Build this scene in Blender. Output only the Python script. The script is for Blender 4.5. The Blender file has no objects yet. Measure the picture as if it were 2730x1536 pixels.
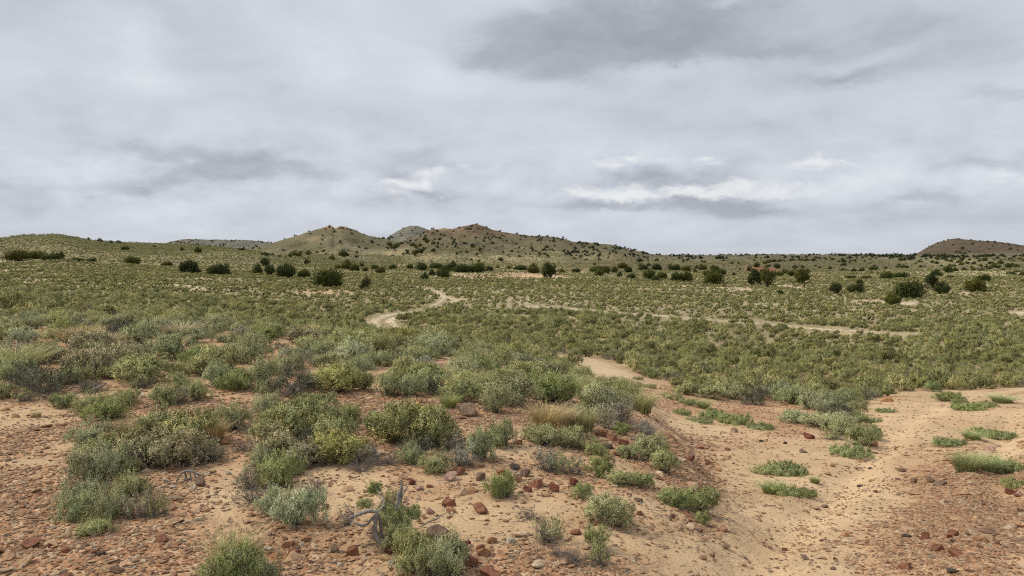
import bpy, math, random
import numpy as np
from mathutils import Vector, Euler

scene = bpy.context.scene
R = math.radians
# ------------------------------------------------------------------ camera
F = 750.0                    # focal length in pixels of a 1024 wide picture
EYE = 1.65
PITCH = math.atan(33.0 / F)
cam_data = bpy.data.cameras.new("camera")
cam_data.sensor_width = 36.0
cam_data.lens = 36.0 * F / 1024.0
cam_data.clip_start = 0.1
cam_data.clip_end = 20000.0
cam = bpy.data.objects.new("camera", cam_data)
scene.collection.objects.link(cam)
cam.location = (0, 0, EYE)
cam.rotation_euler = (math.pi / 2 - PITCH, 0, 0)
scene.camera = cam

# ------------------------------------------------------------------ render settings
scene.view_settings.view_transform = 'Standard'
scene.view_settings.look = 'None'
scene.view_settings.gamma = 1.0
scene.view_settings.exposure = 0.93
scene.cycles.use_denoising = False
scene.cycles.pixel_filter_type = 'BLACKMAN_HARRIS'
scene.cycles.filter_width = 1.05
scene.cycles.max_bounces = 5
scene.cycles.diffuse_bounces = 2
scene.cycles.transmission_bounces = 2
scene.cycles.transparent_max_bounces = 4

# ------------------------------------------------------------------ node helpers
class NT:
    def __init__(self, tree):
        self.t = tree
        tree.nodes.clear()
    def n(self, typ, **kw):
        nd = self.t.nodes.new(typ)
        for k, v in kw.items():
            setattr(nd, k, v)
        return nd
    def put(self, sock, v):
        if isinstance(v, bpy.types.NodeSocket):
            self.t.links.new(v, sock)
        elif v is not None:
            try:
                sock.default_value = v
            except Exception:
                sock.default_value = tuple(v) + (1.0,)
    def m(self, op, a, b=None, c=None, clamp=False):
        nd = self.n('ShaderNodeMath', operation=op, use_clamp=clamp)
        self.put(nd.inputs[0], a)
        if b is not None: self.put(nd.inputs[1], b)
        if c is not None: self.put(nd.inputs[2], c)
        return nd.outputs[0]
    def mix(self, f, a, b, mode='MIX'):
        nd = self.n('ShaderNodeMix', data_type='RGBA', blend_type=mode)
        self.put(nd.inputs[0], f); self.put(nd.inputs[6], a); self.put(nd.inputs[7], b)
        return nd.outputs[2]
    def noise(self, vec, scale, detail=4.0, rough=0.5, dist=0.0, dim='3D'):
        nd = self.n('ShaderNodeTexNoise', noise_dimensions=dim)
        if vec is not None: self.put(nd.inputs['Vector'], vec)
        nd.inputs['Scale'].default_value = scale
        nd.inputs['Detail'].default_value = detail
        nd.inputs['Roughness'].default_value = rough
        nd.inputs['Distortion'].default_value = dist
        return nd.outputs['Fac']
    def ramp(self, f, stops, interp='LINEAR'):
        nd = self.n('ShaderNodeValToRGB')
        cr = nd.color_ramp; cr.interpolation = interp
        while len(cr.elements) > 1: cr.elements.remove(cr.elements[-1])
        cr.elements[0].position = stops[0][0]; cr.elements[0].color = tuple(stops[0][1]) + (1,)
        for p, c in stops[1:]:
            e = cr.elements.new(p); e.color = tuple(c) + (1,)
        self.put(nd.inputs[0], f)
        return nd.outputs[0]
    def rng(self, v, a, b, c, d, smooth=False):
        nd = self.n('ShaderNodeMapRange')
        if smooth: nd.interpolation_type = 'SMOOTHSTEP'
        self.put(nd.inputs[0], v)
        for i, x in enumerate((a, b, c, d)): nd.inputs[i + 1].default_value = x
        return nd.outputs[0]
    def xyz(self, x, y, z):
        nd = self.n('ShaderNodeCombineXYZ')
        self.put(nd.inputs[0], x); self.put(nd.inputs[1], y); self.put(nd.inputs[2], z)
        return nd.outputs[0]

# ------------------------------------------------------------------ sky and sun
SUN_EL, SUN_ROT = R(50), R(-78)
world = bpy.data.worlds.new("World"); scene.world = world
world.use_nodes = True
w = NT(world.node_tree)
tc = w.n('ShaderNodeTexCoord')
sep = w.n('ShaderNodeSeparateXYZ'); w.put(sep.inputs[0], tc.outputs['Generated'])
dx, dy, dz = sep.outputs
hor = w.m('SQRT', w.m('ADD', w.m('MULTIPLY', dx, dx), w.m('MULTIPLY', dy, dy)))
az = w.m('ARCTAN2', dx, dy)                       # 0 = straight ahead
el = w.m('ARCTAN2', dz, hor)
# cloud deck as seen from below: stretched towards the horizon
elp = w.m('MAXIMUM', el, 0.0)
inv = w.m('DIVIDE', 1.0, w.m('ADD', w.m('SINE', elp), 0.16))
px_ = w.m('MULTIPLY', w.m('MULTIPLY', w.m('SINE', az), w.m('COSINE', elp)), inv)
py_ = w.m('MULTIPLY', w.m('MULTIPLY', w.m('COSINE', az), w.m('COSINE', elp)), inv)
deck = w.xyz(px_, py_, 0.0)
big = w.noise(deck, 0.85, 5, 0.52, 0.6)
fine = w.noise(w.xyz(w.m('MULTIPLY', az, 1.0), w.m('MULTIPLY', el, 2.6), 3.0), 5.0, 7, 0.55, 0.5)
puff = w.noise(w.xyz(az, w.m('MULTIPLY', el, 1.7), 9.0), 16.0, 8, 0.6, 0.3)
warpa = w.noise(w.xyz(az, w.m('MULTIPLY', el, 2.0), 17.0), 7.0, 6, 0.6)
warpb = w.noise(w.xyz(az, w.m('MULTIPLY', el, 2.0), 31.0), 9.0, 6, 0.6)
azw = w.m('ADD', az, w.m('MULTIPLY', w.m('SUBTRACT', warpa, 0.5), 0.16))
elw = w.m('ADD', el, w.m('MULTIPLY', w.m('SUBTRACT', warpb, 0.5), 0.075))
def blob(u, v, ru, rv, amp, slant=0.0, hard=1.0):
    a0 = math.atan((u - 512) / F)
    e0 = math.atan((255 - v) / F * math.cos(a0))
    ra, re = ru / F * math.cos(a0) ** 2, rv / F
    da = w.m('MULTIPLY', w.m('SUBTRACT', azw, a0), 1.0 / ra)
    de = w.m('MULTIPLY', w.m('SUBTRACT', elw, e0), 1.0 / re)
    if slant: de = w.m('ADD', de, w.m('MULTIPLY', da, slant))
    q = w.m('ADD', w.m('MULTIPLY', da, da), w.m('MULTIPLY', de, de))
    if hard != 1.0: q = w.m('POWER', q, hard)
    return w.m('MULTIPLY', w.m('EXPONENT', w.m('MULTIPLY', q, -1.0)), amp)
BLOBS = [
    (655, 26, 118, 36, -.85, -0.25, 1.2), (560, 40, 80, 22, -0.4, 0, 1.0), (690, 46, 50, 12, -0.3, -0.3), (620, 62, 90, 9, -.2), (500, 56, 50, 11, -0.35), (770, 58, 60, 10, -0.4),
    (845, 79, 55, 9, -0.5), (562, 78, 34, 8, -0.25), (675, 70, 60, 12, 0.3), (740, 34, 30, 10, 0.2, -0.5), (720, 4, 26, 9, 0.4),
    (123, 50, 48, 42, 0.32), (60, 10, 90, 30, -0.1), (330, 60, 90, 50, 0.1), (440, 80, 60, 45, 0.12),
    (250, 169, 70, 13, -0.65, 0.2), (130, 190, 60, 10, -0.6, -0.1), (160, 150, 80, 9, -.3, .2), (180, 166, 45, 5, 0.22), (70, 199, 40, 7, 0.22), (30, 200, 50, 10, -0.3),
    (340, 188, 50, 5, 0.15), (404, 176, 12, 7, -0.35),  (425, 195, 40, 4, -0.35),
    (645, 166, 45, 8, 0.15),  (650, 177, 60, 6, -0.35), 
     (737, 175, 9, 3, -0.5), 
    (806, 175, 40, 10, -0.1), (621, 204, 55, 6, -0.5), (722, 202, 62, 8, -0.55), (765, 213, 60, 6, -0.5), (800, 192, 60, 5, 0.15),
    (920, 202, 42, 5, -0.35), (972, 167, 48, 7, -0.3), (995, 180, 36, 7, 0.2), (880, 150, 60, 12, 0.05), (200, 222, 90, 9, 0.16),
    (500, 222, 120, 10, 0.14), (960, 60, 50, 14, -0.12), (990, 95, 40, 6, -0.25), (900, 30, 70, 10, -0.15, -0.6), (20, 60, 30, 40, 0.15),
]
acc = w.m('MULTIPLY', w.m('SUBTRACT', big, 0.5), 1.3)
acc = w.m('ADD', acc, w.m('MULTIPLY', w.m('SUBTRACT', fine, 0.5), 1.0))
front = w.rng(dy, 0.0, 0.3, 0.0, 1.0)
bl = None
for b in BLOBS:
    o = blob(*b)
    bl = o if bl is None else w.m('ADD', bl, o)
tex = w.rng(w.noise(w.xyz(azw, w.m('MULTIPLY', elw, 2.2), 5.0), 13.0, 8, 0.58, 0.4), .30, .70, .55, 1.4)
acc = w.m('ADD', acc, w.m('MULTIPLY', w.m('MULTIPLY', bl, tex), w.m('MULTIPLY', front, 1.4)))
# puffier small detail in the low cloud band
band = w.m('EXPONENT', w.m('MULTIPLY', w.m('POWER', w.m('MULTIPLY', w.m('SUBTRACT', el, 0.1), 14.0), 2.0), -1.0))
acc = w.m('ADD', acc, w.m('MULTIPLY', w.m('MULTIPLY', w.m('SUBTRACT', puff, 0.5), band), 1.3))
fac = w.m('ADD', 0.53, w.m('MULTIPLY', w.m('TANH', w.m('MULTIPLY', acc, 0.95)), 0.5))
cloud = w.ramp(fac, [(0.0, (0.31, 0.328, 0.375)), (0.25, (0.415, 0.438, 0.50)), (0.5, (0.57, 0.605, 0.675)), (0.68, (0.65, 0.695, 0.755)),
                     (0.85, (0.76, 0.79, 0.83)), (1.0, (0.85, 0.86, 0.86))])
# small bright cumulus heads low over the horizon
env = None
for b_ in [(416,190,42,8,1),(450,173,30,8,1),(585,187,28,8,1.1),(640,192,50,6,1),(712,186,36,9,1.15),(735,176,20,6,.8),(824,166,30,8,1),(640,161,30,6,.8),(712,158,22,6,.9),(990,180,36,7,.7),(610,168,20,6,.6),(180,166,40,4,.4),(672,189,70,8,.6),(800,180,50,8,.6),(770,190,40,6,.5)]:
    o_ = blob(*b_); env = o_ if env is None else w.m('ADD', env, o_)
env = w.m('MULTIPLY', env, front)
puff2 = w.noise(w.xyz(az, w.m('MULTIPLY', el, 2.1), 4.0), 22.0, 9, 0.6, 0.5)
heads = w.rng(w.m('ADD', puff2, w.m('MULTIPLY', env, .27)), .56, .92, 0, 1, True)
cloud = w.mix(w.m('MULTIPLY', heads, w.m('MINIMUM', w.m('MULTIPLY', env, 1.6), .8)), cloud, (0.86, 0.87, 0.875, 1))
sky = w.n('ShaderNodeTexSky', sky_type='NISHITA')
sky.sun_disc = False; sky.sun_elevation = SUN_EL; sky.sun_rotation = SUN_ROT
sky.air_density = 1.0; sky.dust_density = 1.0
# thin cloud towards the right horizon lets the blue of the sky through
thin = w.m('MULTIPLY', w.rng(el, 0.0, 0.26, 0.30, 0.0), w.rng(az, -0.5, 0.35, 0.35, 1.0))
thin = w.m('MULTIPLY', thin, w.rng(fac, 0.35, 0.75, 1.0, 0.3))
skyv = w.n('ShaderNodeVectorMath', operation='SCALE')
w.put(skyv.inputs[0], sky.outputs[0]); skyv.inputs['Scale'].default_value = 0.085
thinc = w.mix(0.55, cloud, skyv.outputs[0])
col = w.mix(thin, cloud, thinc)
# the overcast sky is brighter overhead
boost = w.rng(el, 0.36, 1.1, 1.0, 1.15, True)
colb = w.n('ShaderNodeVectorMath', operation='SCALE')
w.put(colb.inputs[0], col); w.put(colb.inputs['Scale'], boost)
below = w.rng(el, -0.03, -0.005, 1.0, 0.0)
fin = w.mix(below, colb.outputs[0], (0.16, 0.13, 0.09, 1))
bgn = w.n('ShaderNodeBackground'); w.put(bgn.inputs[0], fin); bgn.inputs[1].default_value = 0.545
wo = w.n('ShaderNodeOutputWorld'); w.t.links.new(bgn.outputs[0], wo.inputs[0])
world.cycles.sampling_method = 'MANUAL'; world.cycles.sample_map_resolution = 512

sun_d = bpy.data.lights.new("sun", 'SUN')
sun_d.energy = 1.5; sun_d.angle = R(10); sun_d.color = (1.0, 0.93, 0.80)
sun = bpy.data.objects.new("sun", sun_d); scene.collection.objects.link(sun)
# Nishita: rotation 0 puts the sun at +Y, growing clockwise seen from above
sdir = Vector((math.sin(SUN_ROT) * math.cos(SUN_EL), math.cos(SUN_ROT) * math.cos(SUN_EL), math.sin(SUN_EL)))
sun.rotation_euler = (-sdir).to_track_quat('-Z', 'Y').to_euler()

# ------------------------------------------------------------------ numpy helpers
def hash2(ix, iy, seed):
    h = (ix.astype(np.int64) * 374761393 + iy.astype(np.int64) * 668265263 + seed * 1442695041) & 0xffffffff
    h = ((h ^ (h >> 13)) * 1274126177) & 0xffffffff
    h = (h ^ (h >> 16)) & 0xffffffff
    return h.astype(np.float64) / 4294967295.0
def vnoise(x, y, seed=0):
    x0 = np.floor(x); y0 = np.floor(y)
    fx = x - x0; fy = y - y0
    fx = fx * fx * fx * (fx * (fx * 6 - 15) + 10); fy = fy * fy * fy * (fy * (fy * 6 - 15) + 10)
    a = hash2(x0, y0, seed); b = hash2(x0 + 1, y0, seed); c = hash2(x0, y0 + 1, seed); d = hash2(x0 + 1, y0 + 1, seed)
    return (a + (b - a) * fx) * (1 - fy) + (c + (d - c) * fx) * fy
def fbm(x, y, seed=0, oct=4, gain=0.5):
    s = 0.0; a = 1.0; t = 0.0
    for i in range(oct):
        s = s + a * (vnoise(x * 2 ** i + 13.7 * i, y * 2 ** i - 7.1 * i, seed + i) - 0.5); t += a; a *= gain
    return s / t * 2            # about -1..1
def sstep(a, b, x):
    t = np.clip((x - a) / (b - a), 0, 1); return t * t * (3 - 2 * t)

# ------------------------------------------------------------------ terrain
CP, SP = math.cos(PITCH), math.sin(PITCH)
def ratio_of_v(v):
    k = (288.0 - np.asarray(v, float)) / F
    return (k * CP - SP) / (CP + k * SP)
def px_of(x, y, z):
    dep = y * CP - (z - EYE) * SP
    up = y * SP + (z - EYE) * CP
    dep = np.maximum(dep, 1e-3)
    return 512 + F * x / dep, 288 - F * up / dep
TU = np.array([-150, 0, 150, 300, 420, 520, 620, 720, 850, 1024, 1180], float)
TY = np.array([.6, 2, 4, 6, 9, 13, 18, 25, 37, 56, 80, 110, 140, 180, 240, 320, 450, 600, 900, 5000], float)
_c = {
 0:   [1.65,1.65,1.65,1.65,1.60,1.55,1.50,1.80,2.6,3.4,3.5,3.1,3.0,2.8,2.6,2.4,2.0,1.5,1.0,30],
 150: [1.65,1.65,1.65,1.65,1.63,1.60,1.62,2.15,3.1,3.9,4.0,3.9,3.6,3.2,2.8,2.5,2.1,1.6,1.2,30],
 300: [1.65,1.65,1.65,1.65,1.65,1.66,1.92,2.75,3.9,4.7,4.9,4.9,4.6,4.3,3.9,3.4,2.6,1.9,1.2,30],
 420: [1.65,1.65,1.65,1.65,1.66,1.77,2.18,3.05,4.2,5.2,5.5,5.6,5.7,5.5,4.9,4.2,3.0,2.0,1.4,30],
 520: [1.65,1.65,1.65,1.66,1.76,2.12,2.65,3.4,4.4,5.4,5.9,6.0,6.0,5.9,5.4,4.6,3.2,2.0,1.4,30],
 620: [1.65,1.65,1.66,1.74,2.02,2.60,3.10,3.75,4.7,5.7,6.2,6.4,6.4,6.3,5.8,4.9,3.3,1.8,1.2,30],
 720: [1.65,1.68,1.78,2.02,2.42,2.92,3.45,4.2,5.1,6.0,6.5,6.7,6.7,6.5,5.9,4.9,3.1,1.4,1.0,30],
 850: [1.65,1.68,1.78,2.05,2.47,2.97,3.52,4.3,5.3,6.3,6.8,6.9,6.8,6.5,5.8,4.6,2.6,0.9,0.4,30],
 1024:[1.65,1.66,1.72,1.92,2.27,2.77,3.35,4.3,5.3,6.2,6.7,6.8,6.6,6.2,5.4,4.2,2.2,0.5,0.0,30],
}
_c[-150] = _c[0]; _c[1180] = _c[1024]
TD = np.array([_c[int(u)] for u in TU]).T                 # rows Y, columns u
# dense smoothed lookup
LU = np.linspace(-700, 1750, 491); LY = np.linspace(math.log(.5), math.log(6000), 500)
_t1 = np.array([np.interp(LY, np.log(TY), TD[:, j]) for j in range(len(TU))]).T
_t2 = np.array([np.interp(LU, TU, _t1[i]) for i in range(len(LY))])
def gsm(a, sig, axis):
    k = int(3 * sig); ker = np.exp(-0.5 * (np.arange(-k, k + 1) / sig) ** 2); ker /= ker.sum()
    pad = [(0, 0), (0, 0)]; pad[axis] = (k, k)
    ap = np.pad(a, pad, mode='edge')
    return np.apply_along_axis(lambda m: np.convolve(m, ker, 'valid'), axis, ap)
TAB = gsm(gsm(_t2, 6, 0), 7, 1)
def lookup(u, ly):
    iu = np.clip((u - LU[0]) / (LU[1] - LU[0]), 0, len(LU) - 1.001); iy = np.clip((ly - LY[0]) / (LY[1] - LY[0]), 0, len(LY) - 1.001)
    a = iu.astype(int); b = iy.astype(int); fu = iu - a; fy = iy - b
    return (TAB[b, a] * (1 - fu) + TAB[b, a + 1] * fu) * (1 - fy) + (TAB[b + 1, a] * (1 - fu) + TAB[b + 1, a + 1] * fu) * fy
# ridges: name, crest distance, start distance, skyline, roughness
RIDGES = [
 ('near', 330, 105, [(-700,246),(-200,244),(-60,240),(0,237.8),(24,234.6),(60,233.8),(80,237.4),(91,239.8),(119,241.8),(167,243.4),(215,246),(260,251),(300,262),(340,300)], .25),
 ('grey', 1500, 600, [(120,262),(160,247),(170,241.5),(187,238.6),(205,239.5),(222,239.4),(246,239.8),(262,241),(272,243),(290,247),(330,262)], .8),
 ('rocky', 700, 250, [(200,275),(240,252),(255,247.4),(278,241.4),(302,233.8),(318,229),(325,226.8),(329,224.9),(332,225.2),(334,227.3),(338,227),(341,225.8),(347,226.6),(355,230),(366,234.6),(386,238.6),(400,243),(425,252),(470,275)], .6),
 ('cone', 1100, 500, [(350,262),(380,243.5),(386,238.6),(394,233),(402,228.7),(408,226),(414,225.1),(420,226),(431,230.6),(445,237),(470,255)], .8),
 ('main', 610, 215, [(330,285),(375,254),(395,246),(408,239.5),(421,234.6),(433,227.9),(437,228.9),(440,228.1),(453,228.5),(463,226),(475,223.1),(484,225.5),(493,229.9),(510,233),(529,235.4),(545,236),(553,236.6),(565,239),(573,241.4),(590,242.5),(612,244.6),(632,249.7),(652,253.9),(680,257.5),(720,265)], .7),
 ('low', 900, 330, [(560,262),(600,257),(652,254),(668,255.1),(700,256.3),(735,257),(775,255.3),(807,254.1),(823,255.5),(847,253.5),(875,254.5),(910,255),(950,254),(1024,252),(1100,251),(1750,250)], .5),
 ('mesa', 1400, 700, [(860,262),(900,255.4),(912,254.0),(918,252.5),(931,244.6),(940,241.3),(952,238.4),(957,238.2),(962,239.2),(974,240),(990,241),(1006,242.4),(1024,245.6),(1060,250),(1100,254),(1200,262)], .6),
 ('rise', 440, 225, [(560,275),(620,266),(660,261),(700,259.3),(735,261),(775,262),(815,259.6),(850,258.6),(890,260.6),(925,259.6),(965,257.2),(1000,256.2),(1060,255.5),(1750,255)], .5),
 ('swell', 640, 420, [(590,270),(630,259.5),(665,257.4),(705,258.6),(745,258.6),(790,256.6),(825,257.8),(860,256.4),(905,257.6),(950,256.6),(1000,255.2),(1060,254),(1750,253)], .5),
]
def bare_hill_noise(x, y): return fbm(x / 60.0, y / 110.0, 51, 5, .55)
BANK = None; RUTS = []
def bank_shift(x, y):
    q = np.zeros(x.shape)
    if BANK is None: return q
    m = (y < 20) & (y > 1.5)
    if not m.any(): return q
    xm, ym = x[m], y[m]
    bx = np.interp(ym, BANK[:, 1], BANK[:, 0])
    sd = (xm - bx) * .85 + fbm(xm / .6, ym / .6, 201, 4) * .26
    fade = np.interp(ym, [1.5, 3.5, 5, 7, 11, 15, 20], [.2, .3, .5, 1, 1, .5, 0])
    s = -.20 * sstep(-.28, .22, sd) + .07 * np.exp(-((sd + .45) / .35) ** 2)
    for pl in RUTS:
        d = seg_dist(xm, ym, pl)
        s = s - .06 * np.exp(-(d / .17) ** 2) + .026 * np.exp(-((d - .34) / .12) ** 2)
    q[m] = s * fade
    return q
def height(x, y, want=False):
    x = np.asarray(x, float); y = np.maximum(np.asarray(y, float), .3)
    u = 512 + F * x / y
    ly = np.log(y)
    drop = lookup(u, ly)
    amp = np.interp(ly, np.log([1, 6, 20, 60, 200, 280, 600]), [0.03, .05, .09, .22, .5, 1.5, 2.6])
    lum = fbm(x / 9.0, y / 9.0, 5, 3) * np.minimum(amp, .25) + fbm(x / 33.0, y / 33.0, 8, 4) * np.maximum(amp - .1, 0)
    lum = lum + fbm(x / 1.1, y / 1.1, 15, 4) * np.interp(ly, np.log([1, 20, 60]), [.03, .035, .0])
    if BANK is not None: lum = lum + bank_shift(*[np.array(np.broadcast_to(a_, np.broadcast(x, y).shape)) for a_ in (x, y)])
    rb = (-drop + lum) / y
    out = rb + 0.0
    who = np.full(out.shape, -1)
    for ri, (nm, Rr, Y0, sk, rough) in enumerate(RIDGES):
        q = np.broadcast_to(y, out.shape) >= Y0
        if not q.any(): continue
        uq, yq, lq, oq = (np.broadcast_to(a, out.shape)[q] for a in (u, y, ly, out)); xq = np.broadcast_to(x, out.shape)[q]
        su = np.array([p[0] for p in sk], float); sv = np.array([p[1] for p in sk], float)
        rs = ratio_of_v(np.interp(uq, su, sv))
        crest = Rr * (1 + .10 * np.sin(uq / 47.0 + len(nm)))
        wv = np.clip((lq - math.log(Y0)) / (np.log(crest) - math.log(Y0)), 0, 1)
        base0 = -lookup(uq, np.full_like(uq, math.log(Y0))) / Y0
        gul = fbm(xq / (Rr * .05), yq / (Rr * .13), 31 + len(nm), 5, .55)
        rr = base0 + (rs - base0) * wv ** 1.25 + (gul * .6 - np.abs(fbm(xq / (Rr * .06) + gul, yq / (Rr * .22), 44 + len(nm), 4, .5)) * 1.3 + .25) * rough * .024 * wv * (1 - wv) * 4 * np.clip((rs - base0) / .03, 0, 1)
        rr = rr + fbm(uq / 7.0, yq / 40., 77, 3) * .0006 * rough
        back = (rs * crest - .33 * (yq - crest)) / yq
        rr = np.where(yq > crest, back, rr)
        k = .0012
        h = np.clip(.5 + .5 * (rr - oq) / k, 0, 1)
        out[q] = oq * (1 - h) + rr * h + k * h * (1 - h) * .5
        wq = who[q]; wq[h > .5] = ri; who[q] = wq
    if want: return EYE + out * y, who
    return EYE + out * y
def at_px(us, vs, ymin=2.0, ymax=1600.0):
    """first ground point that the line of sight through picture point (u, v) meets"""
    us = np.atleast_1d(np.asarray(us, float)); vs = np.atleast_1d(np.asarray(vs, float))
    ys = np.exp(np.linspace(math.log(ymin), math.log(ymax), 2600))
    X = np.zeros_like(us); Yo = np.zeros_like(us)
    for i in range(len(us)):
        s = ratio_of_v(vs[i]); t = (us[i] - 512) / F
        x = t * ys * (CP - s * SP)
        g = height(x, ys) >= EYE + s * ys
        j = int(np.argmax(g)) if g.any() else int(np.argmin(np.abs(height(x, ys) - EYE - s * ys)))
        X[i] = x[j]; Yo[i] = ys[j]
    return X, Yo
def seg_dist(x, y, pl):
    d = np.full(x.shape, 1e9)
    for a, b in zip(pl[:-1], pl[1:]):
        ab = b - a; L = (ab ** 2).sum() + 1e-9
        t = np.clip(((x - a[0]) * ab[0] + (y - a[1]) * ab[1]) / L, 0, 1)
        d = np.minimum(d, np.hypot(x - a[0] - t * ab[0], y - a[1] - t * ab[1]))
    return d
_bx, _by = at_px([655, 668, 682, 700, 720, 742, 752], [398, 420, 442, 468, 500, 540, 580], ymin=2.0)
_rx, _ry = at_px([745, 768, 800, 838, 868, 892, 925, 975, 1040], [600, 545, 505, 475, 448, 428, 409, 395, 388], ymin=2.0)
_o = np.argsort(_by); BANK = np.array([_bx, _by]).T[_o]
_c0 = np.array([_rx, _ry]).T
_n = np.gradient(_c0, axis=0); _n = np.stack([_n[:, 1], -_n[:, 0]], 1); _n /= np.linalg.norm(_n, axis=1, keepdims=True)
RUTS = [_c0, _c0 + _n * 1.5]
# ---- bare tracks and patches (given by where they lie on the ground)
TRACKS = [   # width in metres, points
 (.34, [(414,333),(403.2,329.2),(394,325),(390.7,322.9),(389.7,320.9),(393,318.8),(398,317.3),(406,315.5),(418,313)]),
 (.38, [(392,333),(382.4,329.2),(374.2,324),(372.1,321.9),(377.3,318.8),(385.5,315.7),(394.9,314.1),(405.2,312.6),(418.7,311)]),
 (.24, [(418.7,311),(431.1,306.4),(440.4,301.2),(444.5,298.1),(437.3,291.9),(431.1,288.9),(424.9,287.5),(416.6,287.7),(405,286)]),
 (.28, [(418,313),(425,310.8),(436,307.5),(451.8,302.2),(460,299.3)]),
 (.30, [(460,300.5),(451,298.4),(444,295.5),(437,291),(428,291),(424,289),(415,288)]),
 (.72, [(521.5,305.3),(530.8,306.4),(554.6,307.9),(576.4,310),(592.9,311),(609.5,312.6),(629.2,314.1),(658.1,315.7),(675.7,317.8),(696.5,318.8),(720.3,320.9),(753.4,322.9)]),
 (.55, [(753.4,322.9),(790,326),(827.8,329.7),(854.7,331.2),(890,333.5)]),
 (1.1, [(572,358),(585,365),(606,373),(628,384),(646,394),(668,402),(700,412)]),
]
tracks_w = []
for wd, pts in TRACKS:
    X, Yt = at_px([p[0] for p in pts], [p[1] for p in pts], ymin=9.0)
    tracks_w.append((wd, np.array([X, Yt]).T))
PATCH = [   # u, v, half width, half height, strength
 (191.5,288.8,13,2.6,1),(175,285,12,1.6,.7),(24,282,9,1.2,1),(26,270.7,12,.9,1),(133.6,286.7,10,1.2,.8),(6,271,8,.8,1),(10,262,30,1,.5),
 (367,258.0,13,1.6,1.2),(270,257.5,10,.8,1),(472.5,276.6,22,1.6,.7),(433,277.6,8,1.,1.2),(452,274,26,1.4,.7),(325.5,293.5,20,2.5,.75),(340,290,9,1.2,.5),
 (530.8,276.0,24,3.4,1.1),(556,278,14,2,.7),(688,286.7,11,1.4,.7),(712,287.7,12,1.6,.9),(741,289.8,18,2.2,.9),(873,301.8,18,1.4,1.2),(893,304.2,14,1.3,1.4),
 (908,303.4,12,1.2,1.3),(1021,313.3,9,1.8,1.4),(787,286.5,14,1.6,.9),(800,288,14,1.2,.6),(992,273,50,2.2,.75),(956,262,50,4,.7),(960,293,14,1.6,.7),
 (940,291,10,1,.7),(766,269.3,16,1.6,1.4),(752,267,10,1,1),(590,269,9,.8,1),(664,268,18,1.2,.7),(583,272,8,.8,.8),(620,287,20,1.4,.4),(745,298,16,2,.4),
 (500,309,14,1.6,.4),(850,288,20,1.2,.5),(960,312,14,1.4,.4),(700,300,16,1.6,.3),
]
NEARP = [   # bare ground among the near shrubs
 (158,345,13,7,1),(152,358,16,12,1.1),(168,370,10,8,1),(158,380,14,6,.9),(200,398,34,5,.9),(215,404,20,7,1),(170,392,14,5,.7),(276,343,9,4,1.2),(284,355,7,3,.6),
 (300,352,8,3,.8),(292,384,16,6,1.1),(305,388,12,5,1),(330,399,34,6,1),(380,403,36,7,1),(432,405,26,5,.8),(437,364,10,3,.9),(447,367,8,2,.8),(517,385,8,3,.6),
 (14,365,12,4,.7),(8,388,14,4,1),(60,398,30,6,.5),(540,410,20,6,.5),(515,415,18,6,.8),(330,368,10,3,.6),(405,352,8,2,.5),
]
def blobsum(u, v, lst):
    s = np.zeros_like(u)
    for b in lst:
        m = (np.abs(u - b[0]) < 3 * b[2]) & (np.abs(v - b[1]) < 3 * b[3])
        if m.any():
            s[m] += b[4] * np.exp(-((u[m] - b[0]) / b[2]) ** 2 - ((v[m] - b[1]) / b[3]) ** 2)
    return s
# open sandy ground in front and the dirt road on the right, as an outline on the ground
ROAD_EDGE = [(530,1536),(560,1300),(655,401),(690,398),(720,405),(770,416),(800,440),(850,462),(868,446),(862,428),(868,405),(905,395),(960,391),(1024,388),(1300,384),(1500,420),(1500,1536)]
def in_poly(u, v, poly):
    c = np.zeros(u.shape, bool); n = len(poly); j = n - 1
    for i in range(n):
        xi, yi = poly[i]; xj, yj = poly[j]
        c ^= ((yi > v) != (yj > v)) & (u < (xj - xi) * (v - yi) / (yj - yi + 1e-12) + xi)
        j = i
    return c
OPEN = [(-600,1600),(-600,408),(0,402),(60,400),(140,396),(200,400),(300,404),(330,398),(400,402),(440,412),(500,418),(540,414),(575,402),(640,404),(655,401),(632,392),(605,378),(572,361),(585,360),(615,370),(640,381),(690,396),(720,400),(770,410),(800,440),(850,455),(862,430),(868,400),(905,393),(960,390),(1024,388),(1600,380),(1600,1600)]
TRACK_CLEAR = [1, 1, 1.4, 1, 1.4, 4.5, 4, 1]
def track_mask(x, y, extra=0.0):
    m = np.zeros_like(x)
    for ti, (wd, pl) in enumerate(tracks_w):
        ex = extra * TRACK_CLEAR[ti]
        lo = pl.min(0) - 4; hi = pl.max(0) + 4
        q = (x > lo[0]) & (x < hi[0]) & (y > lo[1]) & (y < hi[1])
        if q.any():
            wob = fbm(x[q] / 1.3, y[q] / 1.3, 91, 3) * .35
            d = seg_dist(x[q], y[q], pl)
            m[q] = np.maximum(m[q], 1 - sstep(wd * .55 + ex, wd * 1.25 + ex, d + wob * wd))
    return m
def bareness(x, y, u, v):
    """1 = no plants"""
    b = np.where(y > 30, blobsum(u, v, PATCH) * .9, 0)
    b = b + np.where(y <= 30, blobsum(u, v, NEARP), 0)
    b = b + fbm(x / 3.0, y / 3.0, 21, 3) * .55 * np.clip(b * 3, 0, 1)
    b = np.maximum(np.clip(b, 0, 1), track_mask(x, y, .4))
    op = in_poly(u, v, OPEN) & (y < 60)
    return np.where(op, 1.0, b)
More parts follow.
